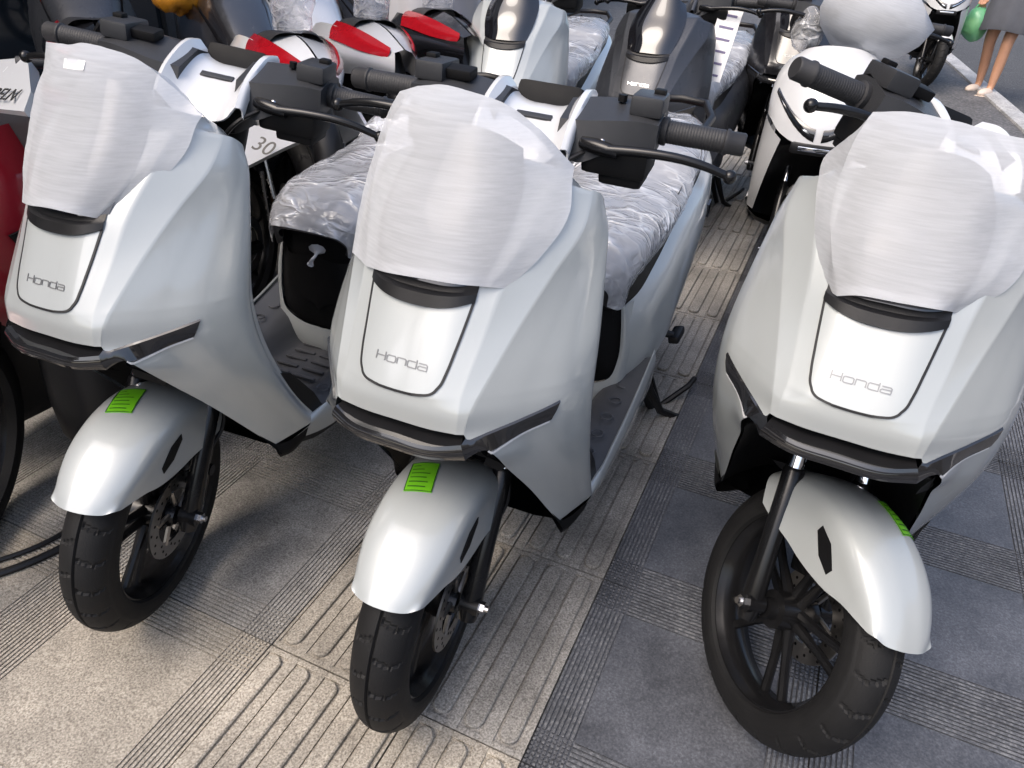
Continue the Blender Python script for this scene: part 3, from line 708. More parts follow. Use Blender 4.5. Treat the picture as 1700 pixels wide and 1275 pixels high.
def wheel_parts(rr, w, steered, c, disc_side=1, tag_='front_wheel', spokes=5):
    """returns nothing; adds wheel > tyre, rim, hub, spoke parts"""
    rim_r = rr-.062
    def sh_(mb): mb.V = [(x+c[0], y+c[1], z+c[2]) for x, y, z in mb.V]; return mb
    prof = [(-w*.50, rim_r-.002), (-w*.78, rim_r), (-w*.80, rim_r-.006), (-w*.55, rim_r-.012), (-w*.30, rim_r-.020), (w*.30, rim_r-.020), (w*.55, rim_r-.012), (w*.80, rim_r-.006), (w*.78, rim_r), (w*.50, rim_r-.002)]
    i = part(tag_, sh_(MB().lathe_x(prof, 64)).mesh(tag_, 'alloy_black', angle=40), steered)
    tm = MB(); tm.grid(tyre_grid(rr, w) if steered else tyre_grid(rr, w, 64, False)); part('tyre', sh_(tm).mesh('tyre', 'tyre_rubber', angle=24), steered, i)
    for k in range(spokes):
        a = 2*math.pi*k/spokes + .3
        m = MB(); d = Vector((0, math.cos(a), math.sin(a))); t = Vector((0, -math.sin(a), math.cos(a)))
        for o_ in (-.016, .016):
            P = [d*.028 + t*o_*.6, d*(rim_r*.5) + t*o_*.9, d*(rim_r-.016) + t*o_*1.5]
            m.tube([tuple(p) for p in P], [.011, .008, .009], 8)
        part('spoke', sh_(m).mesh('spoke', 'alloy_black'), steered, i)
    hb = MB().lathe_x([(-.055, 0), (-.055, .018), (-.04, .020), (-.038, .034), (.038, .034), (.04, .022), (.055, .018), (.055, 0)], 28)
    part('hub', sh_(hb).mesh('hub', 'alloy_black', angle=30), steered, i)
    return i
FW = (0, 0, .235)
wheel_parts(.235, .047, True, FW)
# brake disc (drilled) and caliper on the scooter's left side
dm = MB(); xs_ = .047
dm.lathe_x([(xs_-.002, .088), (xs_+.002, .088), (xs_+.002, .056), (xs_-.002, .056)], 48, FW, closed=True)
for k in range(5):
    a = 2*math.pi*k/5; dm.tube([(xs_, FW[1]+.022*math.cos(a), FW[2]+.022*math.sin(a)), (xs_, FW[1]+.06*math.cos(a+.3), FW[2]+.06*math.sin(a+.3))], .005, 6)
i_disc = part('brake_disc', dm.mesh('brake_disc', 'brake_disc', angle=30), True)
hm = MB()
for k in range(30):
    a = 2*math.pi*k/30; r_ = .064 + .009*(k % 3)
    hm.lathe_x([(xs_-.0026, 0), (xs_-.0026, .003), (xs_+.0026, .003), (xs_+.0026, 0)], 7, (0, FW[1]+r_*math.cos(a), FW[2]+r_*math.sin(a)))
part('disc_hole', hm.mesh('disc_hole', 'deep_black', smooth=False), True, i_disc)
cl = MB().box((.052, .085, .30), (.045, .05, .075), Matrix.Rotation(R(-30), 3, 'X'), bev=.008)
cl.lathe_x([(.07, 0), (.07, .012), (.082, .012), (.082, 0)], 14, (0, .075, .315)); cl.lathe_x([(.07, 0), (.07, .012), (.082, .012), (.082, 0)], 14, (0, .095, .285))
part('brake_caliper', cl.mesh('brake_caliper', 'alloy_black', angle=30), True)
def axp(z, dx, dy=0.0): return (dx, -.085+.4986*z+dy, z)
for s in (1, -1):
    # lower leg runs parallel to the steering axis, slightly ahead of it
    dy = -.020
    fk = MB().tube([axp(.205, s*.076, dy), axp(.225, s*.076, dy), axp(.33, s*.076, dy), axp(.455, s*.076, dy), axp(.46, s*.076, dy)], [.015, .0205, .0175, .0185, .016], 16)
    fk.tube([(s*.094, .008, .235), (s*.06, .008, .235)], .019, 14)
    i = part('fork_leg', fk.mesh('fork_leg', 'alloy_black', angle=35), True)
    part('fork_tube', MB().tube([axp(.455, s*.076, dy), axp(.66, s*.076, dy)], .0145, 16).mesh('fork_tube', 'chrome'), True, i)
    part('axle_nut', MB().tube([(s*.094, .008, .235), (s*.103, .008, .235)], .011, 6).tube([(s*.10, .008, .235), (s*.110, .008, .235)], .006, 10).mesh('axle_nut', 'steel', angle=25), True, i)
part('brake_hose', MB().tube([tuple(p) for p in spline([(.07, .10, .32), (.085, .14, .37), (.075, .15, .45), (.06, .14, .55), (.05, .12, .62)], 6)], .0045, 8).mesh('brake_hose', 'black_plastic'), True)
part('fork_bridge', MB().box((0, .19, .625), (.19, .07, .03), bev=.008).tube([(0, .20, .61), (0, .30, .80)], .025, 14).mesh('fork_bridge', 'black_plastic', angle=30), True)

# ---- front fender
def fpt(phi, r_, x):
    a = R(phi); return (x, -r_*math.cos(a), .235 + r_*math.sin(a))
Fd = []
for phi, rt_, redge, w0 in [(41, .259, .228, .058), (45, .260, .214, .0615), (52, .261, .194, .066), (61, .262, .168, .0705), (75, .262, .145, .0735), (90, .261, .136, .075), (104, .259, .140, .077), (115, .257, .148, .080), (124, .255, .160, .082), (133, .252, .182, .083)]:
    rsh = max(redge+.008, rt_-.040)
    kq = max(0.0, 1-(phi-41)/24); q = [phi+kq*v for v in (0, .3, 1.2, 2.8, 4.6, 5.6)]
    Fd.append([fpt(q[0], rt_, 0), fpt(q[1], rt_-.0012, w0*.38), fpt(q[2], rt_-.008, w0*.70), fpt(q[3], rt_*.55+rsh*.45, w0*.90), fpt(q[4], rsh*.6+redge*.4, w0*1.01), fpt(q[5], redge, w0*1.03)])
fend_g = loft(Fd, 6, 6, mirror=True)
fdm = MB().grid(fend_g)
fin = [[(p[0]*.955, 0+(p[1])*.985, .235+(p[2]-.235)*.985) for p in row] for row in fend_g]
fd2 = MB().grid(fend_g); fd2.grid(fin, flip=True); fd2.grid([fend_g[0], fin[0]], flip=True); fd2.grid([fend_g[-1], fin[-1]])
fd2.grid([[r_[0] for r_ in fend_g], [r_[0] for r_ in fin]]); fd2.grid([[r_[-1] for r_ in fend_g], [r_[-1] for r_ in fin]], flip=True)
fend_me = fd2.mesh('front_fender', 'pearl_white', angle=50)
i_f = part('front_fender', fend_me, True)
FDB = BVHTree.FromPolygons([v for v in fdm.V], [f for f in fdm.F])
def fend_hit_x(s, y, z, off):
    h = FDB.ray_cast(Vector((s*.3, y, z)), Vector((-s, 0, 0)))
    if h[0] is None: return Vector((s*.075, y, z))
    n = h[1] if h[1].x*s > 0 else -h[1]; return h[0]+n*off
for s in (1, -1):
    poly = [(.014, .454), (.017, .436), (-.030, .404), (-.076, .394), (-.080, .412), (-.034, .446)]
    for nm, sc, off, m_ in (('fender_opening', 1.0, .0012, 'deep_black'),):
        P = [fend_hit_x(s, -.03+(y+.03)*sc*.70, .425+(z-.425)*sc*.74, off) for y, z in poly]
        mb = MB().prism([tuple(p) for p in P], (s*-.005, 0, 0))
        if nm == 'fender_opening': part(nm, mesh(nm, mb.V, mb.F, m_, smooth=False, fix=True), True, i_f)
def fend_hit_top(x, t, off):
    """t: angle in degrees"""
    a = R(t); d = Vector((0, math.cos(a), -math.sin(a))); o_ = Vector((x, 0, .235)) - d*.5
    h = FDB.ray_cast(o_, d); n = h[1] if h[1].dot(d) < 0 else -h[1]; return h[0]+n*off
for name_, X0, SK in (('green_sticker', -.037, -.018), ('green_sticker ', .024, .0)):
    def st_pt(i, k, off): return tuple(fend_hit_top(X0+.043*i/6+SK*k/5, 81+17*k/5+i*.4, off))
    i_st = part(name_, MB().grid([[st_pt(i, k, .0012) for i in range(7)] for k in range(6)], flip=True).mesh('green_sticker', 'green_sticker', solid=-.0004), True, i_f)
    ink = MB()
    for k, b_ in [(.6, .75), (1.3, .8), (2.0, .7), (2.7, .8), (3.4, .5), (4.1, .3)]:
        ink.grid([[st_pt(.6+i*b_, k+kk*.16, .0022) for i in range(6)] for kk in (0, 1)], flip=True)
    bord = [Vector(st_pt(i, k, .0022)) for (i, k) in [(.1, .1), (2, .1), (4, .1), (5.9, .1), (5.9, 2), (5.9, 4.9), (4, 4.9), (2, 4.9), (.1, 4.9), (.1, 3), (.1, .1)]]
    rb = ribbon(bord, .0013, [(0, -.3, 1)]*len(bord), .0003); ink.add(rb.V, rb.F)
    part('sticker_print', ink.mesh('sticker_print', 'sticker_ink', smooth=False), True, i_st)

# ---- handlebar (turns with the fork)
for s in (1, -1):
    def mx(P): return [(s*x, y, z) for x, y, z in P]
    hs = [mx([(.052, .285, .972), (.052, .30, 1.012), (.052, .37, 1.032), (.052, .415, 1.02), (.052, .42, .975), (.052, .34, .955)]),
          mx([(.09, .280, .955), (.09, .292, 1.016), (.09, .365, 1.040), (.09, .42, 1.028), (.09, .425, .975), (.09, .34, .945)]),
          mx([(.13, .285, .972), (.13, .292, 1.022), (.13, .365, 1.044), (.13, .42, 1.032), (.13, .42, .985), (.13, .34, .965)]),
          mx([(.175, .295, .985), (.175, .298, 1.026), (.175, .37, 1.044), (.175, .41, 1.034), (.175, .41, .99), (.175, .34, .975)]),
          mx([(.203, .305, .988), (.203, .306, 1.024), (.203, .37, 1.040), (.203, .40, 1.030), (.203, .40, .99), (.203, .34, .98)])]
    hc = MB()
    dense = [spline(q+[q[0]], 3, (0, 1, 2, 3, 4, 5)) for q in hs]; cols = [spline([dense[i][j] for i in range(5)], 4) for j in range(len(dense[0]))]
    hc.grid([[tuple(cols[j][i]) for j in range(len(cols))] for i in range(len(cols[0]))], flip=(s > 0))
    for ring in (dense[0], dense[-1]):
        k = len(hc.V); hc.V += [tuple(p) for p in ring[:-1]]; hc.F.append(tuple(range(k, k+len(ring)-1)))
    hc.box((s*.178, .352, 1.045), (.05, .075, .030), bev=.006)
    i_h = part('handlebar_cover', mesh('handlebar_cover', hc.V, hc.F, 'grey_plastic', angle=28, fix=True), True)
    sw = MB()
    if s < 0: sw.box((-.135, .345, 1.046), (.05, .035, .016), Matrix.Rotation(R(8), 3, 'X'), bev=.004)
    else: sw.tube([(.135, .35, 1.042), (.135, .35, 1.052)], .007, 10)
    part('lever_stop', MB().box((s*.19, .36, 1.062), (.018, .02, .010), bev=.003).mesh('lever_stop', 'deep_black', angle=30), True, i_h)
    part('switch', sw.mesh('switch', 'deep_black', angle=30), True, i_h)
    lb = MB().box((s*.148, .335, .962), (.105, .10, .045), bev=.012).box((s*.160, .335, .940), (.07, .085, .03), bev=.01)
    part('lower_cover', lb.mesh('lower_cover', 'deep_black', angle=30), True)
    # master cylinder, lever
    lv = MB().tube(mx([(.095, .288, .985), (.12, .276, .985), (.155, .272, .982)]), [.010, .012, .009], 10)
    lv.tube([tuple(p) for p in spline(mx([(.135, .272, .984), (.19, .268, .990), (.25, .268, .991), (.29, .272, .985), (.318, .277, .977)]), 5)], [.0080 - .0001*i for i in range(21)], 10)
    lv.sphere(mx([(.322, .278, .976)])[0], (.0105, .0105, .0105))
    part('brake_lever', lv.mesh('brake_lever', 'alloy_black', angle=40), True)
    part('mirror_mount', MB().sphere(mx([(.125, .288, .990)])[0], (.006, .005, .006)).mesh('mirror_mount', 'steel'), True, i_h)
    part('control_cable', MB().tube([tuple(p) for p in spline(mx([(.10, .285, .972), (.075, .262, .955), (.05, .258, .925), (.03, .27, .88)]), 6)], .004, 7).mesh('control_cable', 'black_plastic'), True)
    gp = MB()
    prof = [(.200, 0), (.200, .019), (.206, .0215), (.212, .0215), (.214, .0165)]
    k = 0
    while .214+k*.0045 < .296:
        x = .214+k*.0045; prof += [(x, .0170), (x+.001, .0175), (x+.0035, .0175), (x+.0045, .0170)]; k += 1
    prof += [(.300, .017), (.302, .0195), (.306, .0195), (.308, .0172), (.329, .0172), (.332, .0150), (.332, 0)]
    gp.lathe_x([(s*x, r_) for x, r_ in prof], 22, (0, .355, 1.008))
    part('grip', mesh('grip', gp.V, gp.F, 'grip_rubber', angle=50, fix=True), True)
# pale saddle-shaped centre piece of the handlebar
cc = []
for y, z in ((.262, .945), (.285, .972), (.33, .998), (.38, 1.012), (.42, 1.008)):
    cc.append([(0, y, z-.004), (.03, y, z-.003), (.048, y-.002, z+.004), (.071, y-.006, z+.030), (.076, y-.003, z+.030), (.079, y, z+.012)])
part('handlebar_centre', MB().grid(loft(cc, 3, 4, bu=(3,), mirror=True)).mesh('handlebar_centre', 'gloss_white', angle=40, solid=-.003), True)
part('centre_slot', MB().box((0, .335, 1.0015), (.06, .012, .004), Matrix.Rotation(R(25), 3, 'X'), bev=.001).mesh('centre_slot', 'grey_plastic'), True)
part('meter', MB().box((0, .43, 1.01), (.115, .05, .05), Matrix.Rotation(R(-25), 3, 'X'), bev=.012).mesh('meter', 'deep_black', angle=30), True)
part('steering_stem', MB().tube([axp(.60, 0), axp(.97, 0)], .04, 14).box((0, .33, .945), (.12, .1, .06), bev=.02).mesh('steering_stem', 'deep_black', angle=40), True)

# ---- rear wheel, stand, footpegs
RG = SL*1.277
wheel_parts(.225, .05, False, (0, 1.277, .225+RG), tag_='rear_wheel')
part('motor_cover', MB().lathe_x([(-.085, 0), (-.085, .07), (-.075, .085), (.075, .085), (.085, .07), (.085, 0)], 32, (0, 1.277, .225+RG)).mesh('motor_cover', 'alloy_black', angle=30))
part('swingarm', MB().tube([(.10, .95, .34), (.10, 1.1, .31), (.10, 1.277, .225+RG)], [.028, .024, .022], 10).tube([(-.10, .95, .34), (-.10, 1.1, .31), (-.10, 1.277, .225+RG)], [.028, .024, .022], 10).box((0, .93, .34), (.26, .2, .12), bev=.03).mesh('swingarm', 'black_plastic', angle=40))
pair('shock', MB().tube([(.12, 1.22, .34), (.11, 1.16, .56)], .024, 10), 'black_plastic')
part('rear_mudguard', MB().grid([[(x, 1.277+.27*math.cos(R(a)), .225+RG+.27*math.sin(R(a))) for x in (-.07, -.05, 0, .05, .07)] for a in range(-10, 131, 10)], flip=True).mesh('rear_mudguard', 'deep_black', angle=60))
st = MB().tube([(.13, .93, .30), (.16, 1.0, .17), (.19, 1.06, .075), (.24, 1.12, .03)], .012, 8).tube([(.13, .98, .29), (.18, 1.06, .10)], .008, 8).box((.245, 1.125, .022), (.05, .04, .016), bev=.005)
part('side_stand', st.mesh('side_stand', 'black_plastic', angle=30))
cs = MB()
for s in (1, -1): cs.tube([(s*.10, .98, .28), (s*.13, 1.06, .13), (s*.16, 1.13, .018)], .013, 8).tube([(s*.16, 1.13, .018), (s*.20, 1.15, .018)], .012, 8)
cs.tube([(-.12, 1.05, .15), (.12, 1.05, .15)], .01, 8).tube([(.16, 1.12, .03), (.24, 1.20, .10), (.25, 1.24, .11)], .009, 8)
part('centre_stand', cs.mesh('centre_stand', 'black_plastic', angle=30))
pair('footpeg', MB().box((.196, 1.05, .335), (.03, .085, .022), Matrix.Rotation(R(-12), 3, 'Y'), bev=.007).tube([(.14, 1.02, .35), (.19, 1.03, .34)], .011, 8), 'black_plastic', angle=30)

def scooter(label, pose, steer, remap={}, group='scooters of the same model parked nose out', z=None, skip=()):
    x, y, yaw = pose
    root = empty('scooter', (x, y, gz(y) if z is None else z), yaw); tag(root, label, 'scooter', group)
    objs = []; SM = steer_m(steer)
    for name, me, st_, par in PARTS:
        if name in skip: objs.append(None); continue
        p = root if par is None else objs[par]
        if p is None: objs.append(None); continue
        o = bpy.data.objects.new(name.strip(), me); COL.objects.link(o); o.parent = p
        if name in STUFF: o['kind'] = 'stuff'
        if st_ and par is None: o.matrix_local = SM
        nm = me.materials[0].name
        if nm in remap: o.material_slots[0].link = 'OBJECT'; o.material_slots[0].material = MATS[remap[nm]]
        objs.append(o)
    return root
POSE = {'C': (-.4625, .7962, .0081), 'L': (-1.066, .732, .0288), 'R': (.1163, 1.0507, -.0689)}
sc_C = scooter('pearl white scooter in the middle of the front row, wheel nearly straight', POSE['C'], 6, z=0, skip=('green_sticker ',))
sc_L = scooter('pearl white scooter at the left end of the front row, beside the red motorcycle', POSE['L'], 17, z=0, skip=('green_sticker ',))
sc_R = scooter('pearl white scooter on the dark slabs with its front wheel turned to the right', POSE['R'], 40, z=0.004, skip=('green_sticker',))

# ================================================================== COVERS ON THE FRONT SCOOTERS
from mathutils import noise as mnoise
def wrinkle(G, amp, freq, seed, stretch=(1, 1, 1), ridge=False):
    out = []; n = len(G); c = len(G[0])
    for i in range(n):
        row = []
        for j in range(c):
            p = Vector(G[i][j]); a = Vector(G[min(i+1, n-1)][j])-Vector(G[max(i-1, 0)][j]); b = Vector(G[i][min(j+1, c-1)])-Vector(G[i][max(j-1, 0)])
            nn = a.cross(b)
            if nn.length > 1e-9: nn.normalize()
            q = Vector((p.x*stretch[0], p.y*stretch[1], p.z*stretch[2]))*freq + Vector((seed, seed*1.7, 0))
            v = mnoise.noise(q) + .5*mnoise.noise(q*2.3) + .3*(1-2*abs(mnoise.noise(q*1.4))) if not ridge else 1.6*(.5-abs(mnoise.noise(q)))+.9*(.4-abs(mnoise.noise(q*2.1+Vector((3, 1, 2)))))
            row.append(tuple(p + nn*v*amp))
        out.append(row)
    return out
CB = [[(-.143, .035, .836), (-.094, -.004, .838), (-.045, -.028, .848), (.01, -.036, .855), (.06, -.028, .855), (.095, .0, .848), (.112, .02, .842)],
      [(-.152, .075, .90), (-.108, .028, .90), (-.05, .002, .905), (0, -.004, .905), (.06, .008, .905), (.115, .045, .895), (.137, .06, .875)],
      [(-.151, .105, .955), (-.116, .066, .96), (-.052, .041, .965), (0, .038, .965), (.062, .050, .965), (.120, .090, .945), (.157, .115, .93)],
      [(-.140, .13, 1.01), (-.106, .096, 1.02), (-.05, .080, 1.028), (0, .078, 1.026), (.058, .092, 1.016), (.106, .118, .99), (.146, .145, .965)],
      [(-.128, .15, 1.045), (-.094, .142, 1.056), (-.048, .136, 1.064), (0, .136, 1.060), (.050, .142, 1.048), (.092, .15, 1.022), (.138, .17, .975)],
      [(-.112, .185, 1.02), (-.082, .19, 1.03), (-.045, .19, 1.032), (0, .19, 1.03), (.045, .195, 1.018), (.08, .2, .99), (.125, .2, .95)]]
def edit(rows, ch):
    rows = [list(r) for r in rows]
    for (i, j), d in ch.items(): rows[i][j] = tuple(Vector(rows[i][j])+Vector(d))
    return rows
C_L = edit(CB, {(0, 6): (-.036, -.012, -.004), (0, 5): (-.028, -.008, -.006), (0, 4): (-.015, 0, -.004), (1, 6): (-.022, -.005, 0), (1, 5): (-.012, -.006, 0), (4, 0): (-.014, -.008, .012), (3, 0): (-.010, 0, .004), (5, 0): (-.02, 0, .01), (2, 6): (-.008, 0, .004)})
C_R = edit(CB, {(0, 0): (.044, -.014, 0), (0, 1): (.03, -.014, 0), (1, 0): (.030, -.016, 0), (1, 1): (.014, -.006, 0), (2, 0): (.014, -.006, 0), (2, 1): (.008, 0, 0), (0, 6): (-.024, -.010, 0), (0, 5): (-.018, -.006, 0), (4, 4): (0, .0, .006), (4, 5): (.01, 0, .026), (4, 6): (.005, -.01, .045), (3, 6): (.005, 0, .03), (3, 5): (.008, 0, .022), (5, 5): (.02, 0, .03), (5, 6): (.01, 0, .05), (4, 0): (.02, 0, -.02), (3, 0): (.0, 0, -.02)})
def cover(name, rows, root, seed, label):
    G = wrinkle(loft(rows, 9, 9, bu=(1, 5), bv=(4,)), .0018, 11, seed, (1, 1, 1.3))
    G = wrinkle(G, .0006, 55, seed+3, (.5, 1, 2.4))
    hem = [tuple(Vector(p)+Vector((0, .006, -.0015))) for p in G[0]]; hem2 = [tuple(Vector(p)+Vector((0, .010, .010))) for p in G[0]]
    o = put(name, MB().grid([hem2, hem]+G).mesh(name, 'nonwoven_cloth', angle=28)); o.matrix_world = root.matrix_world.copy()
    bpy.context.view_layer.update()
    tag(o, label, 'cover', 'cloth covers over scooter fronts'); return o
bpy.context.view_layer.update()
cov_C = cover('cloth_cover', CB, sc_C, 1.3, 'white non-woven cloth wrapped over the nose of the middle front scooter')
cov_L = cover('cloth_cover', C_L, sc_L, 5.1, 'white non-woven cloth with a paper tag, over the nose of the leftmost front scooter')
cov_R = cover('cloth_cover', C_R, sc_R, 9.7, 'white non-woven cloth over the nose of the scooter with the turned wheel')
cb_ = bvh(cov_L.data); ci = cov_L.matrix_world.inverted(); tgp = []
for px, py in ((107, 97), (142, 101), (138, 117), (105, 113)):      # the tag's four corners on the cloth
    d_ = (ci.to_3x3() @ (rt*((px-850)/CF) + up*((637.5-py)/CF) + fw)).normalized(); h_ = cb_.ray_cast(ci @ Vector((0, 0, 1.23)), d_)
    tgp.append(h_[0] - d_*.003)
put('paper_tag', MB().prism([tuple(p) for p in tgp], tuple(d_*.001)).mesh('paper_tag', 'paper_white', smooth=False), cov_L)

def film_mesh(name, seed, off=.013):
    rows = []
    for i, r_ in enumerate(srow):
        y = r_[0][1]; k = 1.0 + .07*math.sin(i*1.7+seed)
        q = [(x*1.05+(.010 if x else 0), yy-(.018 if i == 0 else 0)+(.03 if i == len(srow)-1 else 0), z+off) for x, yy, z in r_]
        x, yy, z = q[-1]; q[-1] = (x+.006, yy, z+(.022-.008*k if i > 1 else -.012)); rows.append(q)
    G = wrinkle(loft(rows, 18, 14, mirror=True), .0030, 11, seed, (1.0, .45, 1.0)); G = wrinkle(G, .0034, 12, seed+9, (.55, 1.0, .8), True); G = wrinkle(G, .0013, 36, seed+5, (.45, 1.0, .7), True)
    return MB().grid(G, flip=True).mesh(name, 'seat_film', angle=75)
FILM = [film_mesh('seat_film', 2.2), film_mesh('seat_film', 7.4)]
kn = MB(); kn.tube([tuple(p) for p in spline([(0, .565, .60), (.004, .552, .590), (-.004, .547, .578), (-.010, .548, .566)], 4)], [.020, .013, .007, .0045, .0035, .0035, .0035, .004, .0045, .0055, .006, .007, .0085], 9)
KNOT = kn.mesh('knot', 'seat_film', angle=60)
def seat_film(root, k, label, knot=True):
    o = put('seat_film', FILM[k]); o.matrix_world = root.matrix_world.copy(); tag(o, label, 'plastic wrap', 'plastic films over scooter seats')
    if knot: put('knot', KNOT, o, Matrix.Translation((.035, 0, 0)))
    return o
seat_film(sc_C, 0, 'wrinkled clear plastic film over the seat of the middle front scooter')
seat_film(sc_L, 1, 'knotted clear plastic film over the seat of the leftmost front scooter')
seat_film(sc_R, 0, 'clear plastic film over the seat of the scooter with the turned wheel', False)

# ================================================================== BEHIND: two more scooters of the same model, uncovered
sc_W = scooter('pearl white scooter with a bare dark visor, directly behind the middle front scooter', (-1.217, 2.674, .119), -3, z=.095)
sc_G = scooter('matte dark grey scooter with a bare dark visor, in the second row', (-.709, 2.803, -.046), -2, {'pearl_white': 'dark_grey_paint', 'gloss_white': 'dark_grey_paint', 'letter_grey': 'steel'}, z=.091)
sc_K = scooter('black scooter mostly hidden behind the white scooter with the bagged handlebar', (-.30, 3.85, .0), 6, {'pearl_white': 'black_paint', 'gloss_white': 'black_paint'})
bpy.context.view_layer.update()
seat_film(sc_W, 1, 'clear plastic film over the seat of the uncovered white scooter in the second row', False)
seat_film(sc_G, 0, 'clear plastic film over the seat of the dark grey scooter', False)
pl = bpy.data.objects.new('price_strip', MB().box((0, 0, 0), (.085, .0015, .26)).mesh('price_strip', 'paper_white', smooth=False)); COL.objects.link(pl)
pl.matrix_world = Matrix.Translation((-.50, 3.05, .965)) @ Matrix.Rotation(R(6), 4, 'Y') @ Matrix.Rotation(R(-18), 4, 'X')
tag(pl, 'long white paper strip with violet lines hanging on the dark grey scooter', 'paper label')
pm_ = MB().box((0, 0, 0), (.055, .0012, .008)).mesh('printed_line', 'print_violet', smooth=False)
for k in range(6): put('printed_line', pm_, pl, Matrix.Translation((0, -.0014, -.11+k*.042)))

# ================================================================== OTHER SCOOTER TYPE: rounded apron with a V of lamps
def v_scooter(label, loc, yaw, steer):
    root = empty('scooter', loc, yaw); tag(root, label, 'scooter', 'white scooters with V-shaped lamps')
    fr = [[(0, -.088, .640), (.07, -.078, .642), (.125, -.035, .66), (.165, .025, .69), (.185, .10, .70), (.18, .16, .70)],
          [(0, -.080, .70), (.07, -.068, .70), (.128, -.020, .71), (.170, .045, .73), (.188, .11, .74), (.182, .165, .74)],
          [(0, -.050, .77), (.07, -.038, .77), (.13, .010, .775), (.168, .070, .785), (.186, .13, .79), (.18, .175, .79)],
          [(0, -.005, .84), (.07, .006, .84), (.125, .045, .838), (.160, .10, .838), (.176, .15, .835), (.168, .19, .835)],
          [(0, .05, .89), (.06, .06, .888), (.11, .09, .882), (.142, .13, .875), (.155, .17, .868), (.145, .20, .865)],
          [(0, .13, .925), (.05, .135, .922), (.09, .15, .912), (.115, .175, .90), (.12, .195, .89), (.11, .21, .885)]]
    f_ = MB().grid(loft(fr, 5, 5, mirror=True)); 
    lo = [[(.115, -.050, .640), (.150, .0, .66), (.178, .07, .68), (.186, .13, .69), (.17, .165, .69)],
          [(.130, -.020, .57), (.162, .03, .57), (.186, .09, .57), (.190, .15, .57), (.172, .18, .57)],
          [(.150, .05, .45), (.175, .09, .45), (.192, .14, .45), (.192, .19, .45), (.176, .21, .45)],
          [(.165, .15, .34), (.182, .18, .34), (.194, .21, .34), (.192, .25, .345), (.178, .27, .35)]]
    l_ = MB().grid(loft(lo, 4, 5)); l_.mirror(); f_.add(l_.V, l_.F)
    sh_o = put('front_shell', f_.mesh('front_shell', 'gloss_white', angle=50), root); T = bvh(sh_o.data)
    def pj(x, z, off):
        p = hit_y(T, x, z, off=off); return tuple(p) if p is not None else (x, 0, z)
    for sgn in (1, -1):
        g = []
        for i in range(9):
            t = i/8; x = sgn*(.012+.150*t); zc = .672+.105*t**1.5; h = .020*(1-.5*t)
            g.append([pj(x, zc-h, .001), pj(x, zc-h*.5, .005), pj(x, zc+h*.5, .005), pj(x, zc+h, .001)])
        lp = put('lamp', MB().grid(g, flip=(sgn < 0)).mesh('lamp', 'lens_dark', angle=50), root)
        g2 = [[tuple(Vector(r[1])*.6+Vector(r[2])*.4+Vector((0, -.002, 0))), tuple(Vector(r[1])*.3+Vector(r[2])*.7+Vector((0, -.002, 0)))] for r in g[1:-1]]
        put('light_strip', MB().grid(g2, flip=(sgn < 0)).mesh('light_strip', 'chrome'), lp)
    pl_ = put('nose_trim', MB().box((0, -.082, .628), (.16, .03, .035), bev=.01).mesh('nose_trim', 'black_plastic', angle=30), root)
    put('emblem', MB().box((0, -.099, .630), (.11, .004, .013), bev=.003).mesh('emblem', 'chrome', angle=30), pl_)
    put('wheel_arch', MB().grid(loft([[(0, -.04, .63), (.08, -.03, .625), (.118, -.04, .62)], [(0, .10, .57), (.09, .09, .56), (.132, -.01, .56)], [(0, .17, .45), (.1, .15, .45), (.15, .055, .45)], [(0, .24, .30), (.1, .24, .30), (.165, .15, .33)]], 4, 4, mirror=True)).mesh('wheel_arch', 'deep_black', angle=60), root)
    SMv = steer_m(steer)
    for name, me, st_, par in PARTS:
        if name in ('fork_leg', 'axle_nut', 'fork_tube', 'brake_disc', 'brake_caliper', 'grip', 'brake_lever', 'steering_stem', 'handlebar_cover', 'lower_cover', 'fork_bridge'):
            if par is None: o = put(name, me, root, SMv); last = o
            else: put(name, me, last)
        elif name == 'front_wheel':
            wh = put(name, me, root, SMv)
        elif name in ('tyre', 'spoke', 'hub') and st_: put(name, me, wh)
        elif name in ('rear_wheel', 'inner_shield', 'footboard', 'sill_trim', 'underbody', 'rear_cowl', 'front_band', 'seat', 'luggage_box', 'seat_front_panel', 'motor_cover', 'swingarm', 'side_stand', 'under_seat_band'):
            put(name, me, root, None, 'gloss_white' if me.materials[0].name == 'pearl_white' else None)
    Fv = [[fpt(ph, .262, 0), fpt(ph, .258, .03), fpt(ph, .245, .052), fpt(ph, .21, .062)] for ph in (52, 62, 75, 90, 105, 120)]
    tipv = MB().grid(loft(Fv, 4, 4, mirror=True)); put('front_fender', tipv.mesh('front_fender', 'gloss_white', angle=50), root, SMv)
    return root
vs_A = v_scooter('glossy white rounded scooter with V-shaped lamps and a bagged handlebar', (-.07, 2.74, gz(2.74)), .03, 10)
vs_B = v_scooter('far white scooter with V-shaped lamps by the kerb, beside the pedestrian', (.55, 8.05, gz(8.05)), .05, 16)

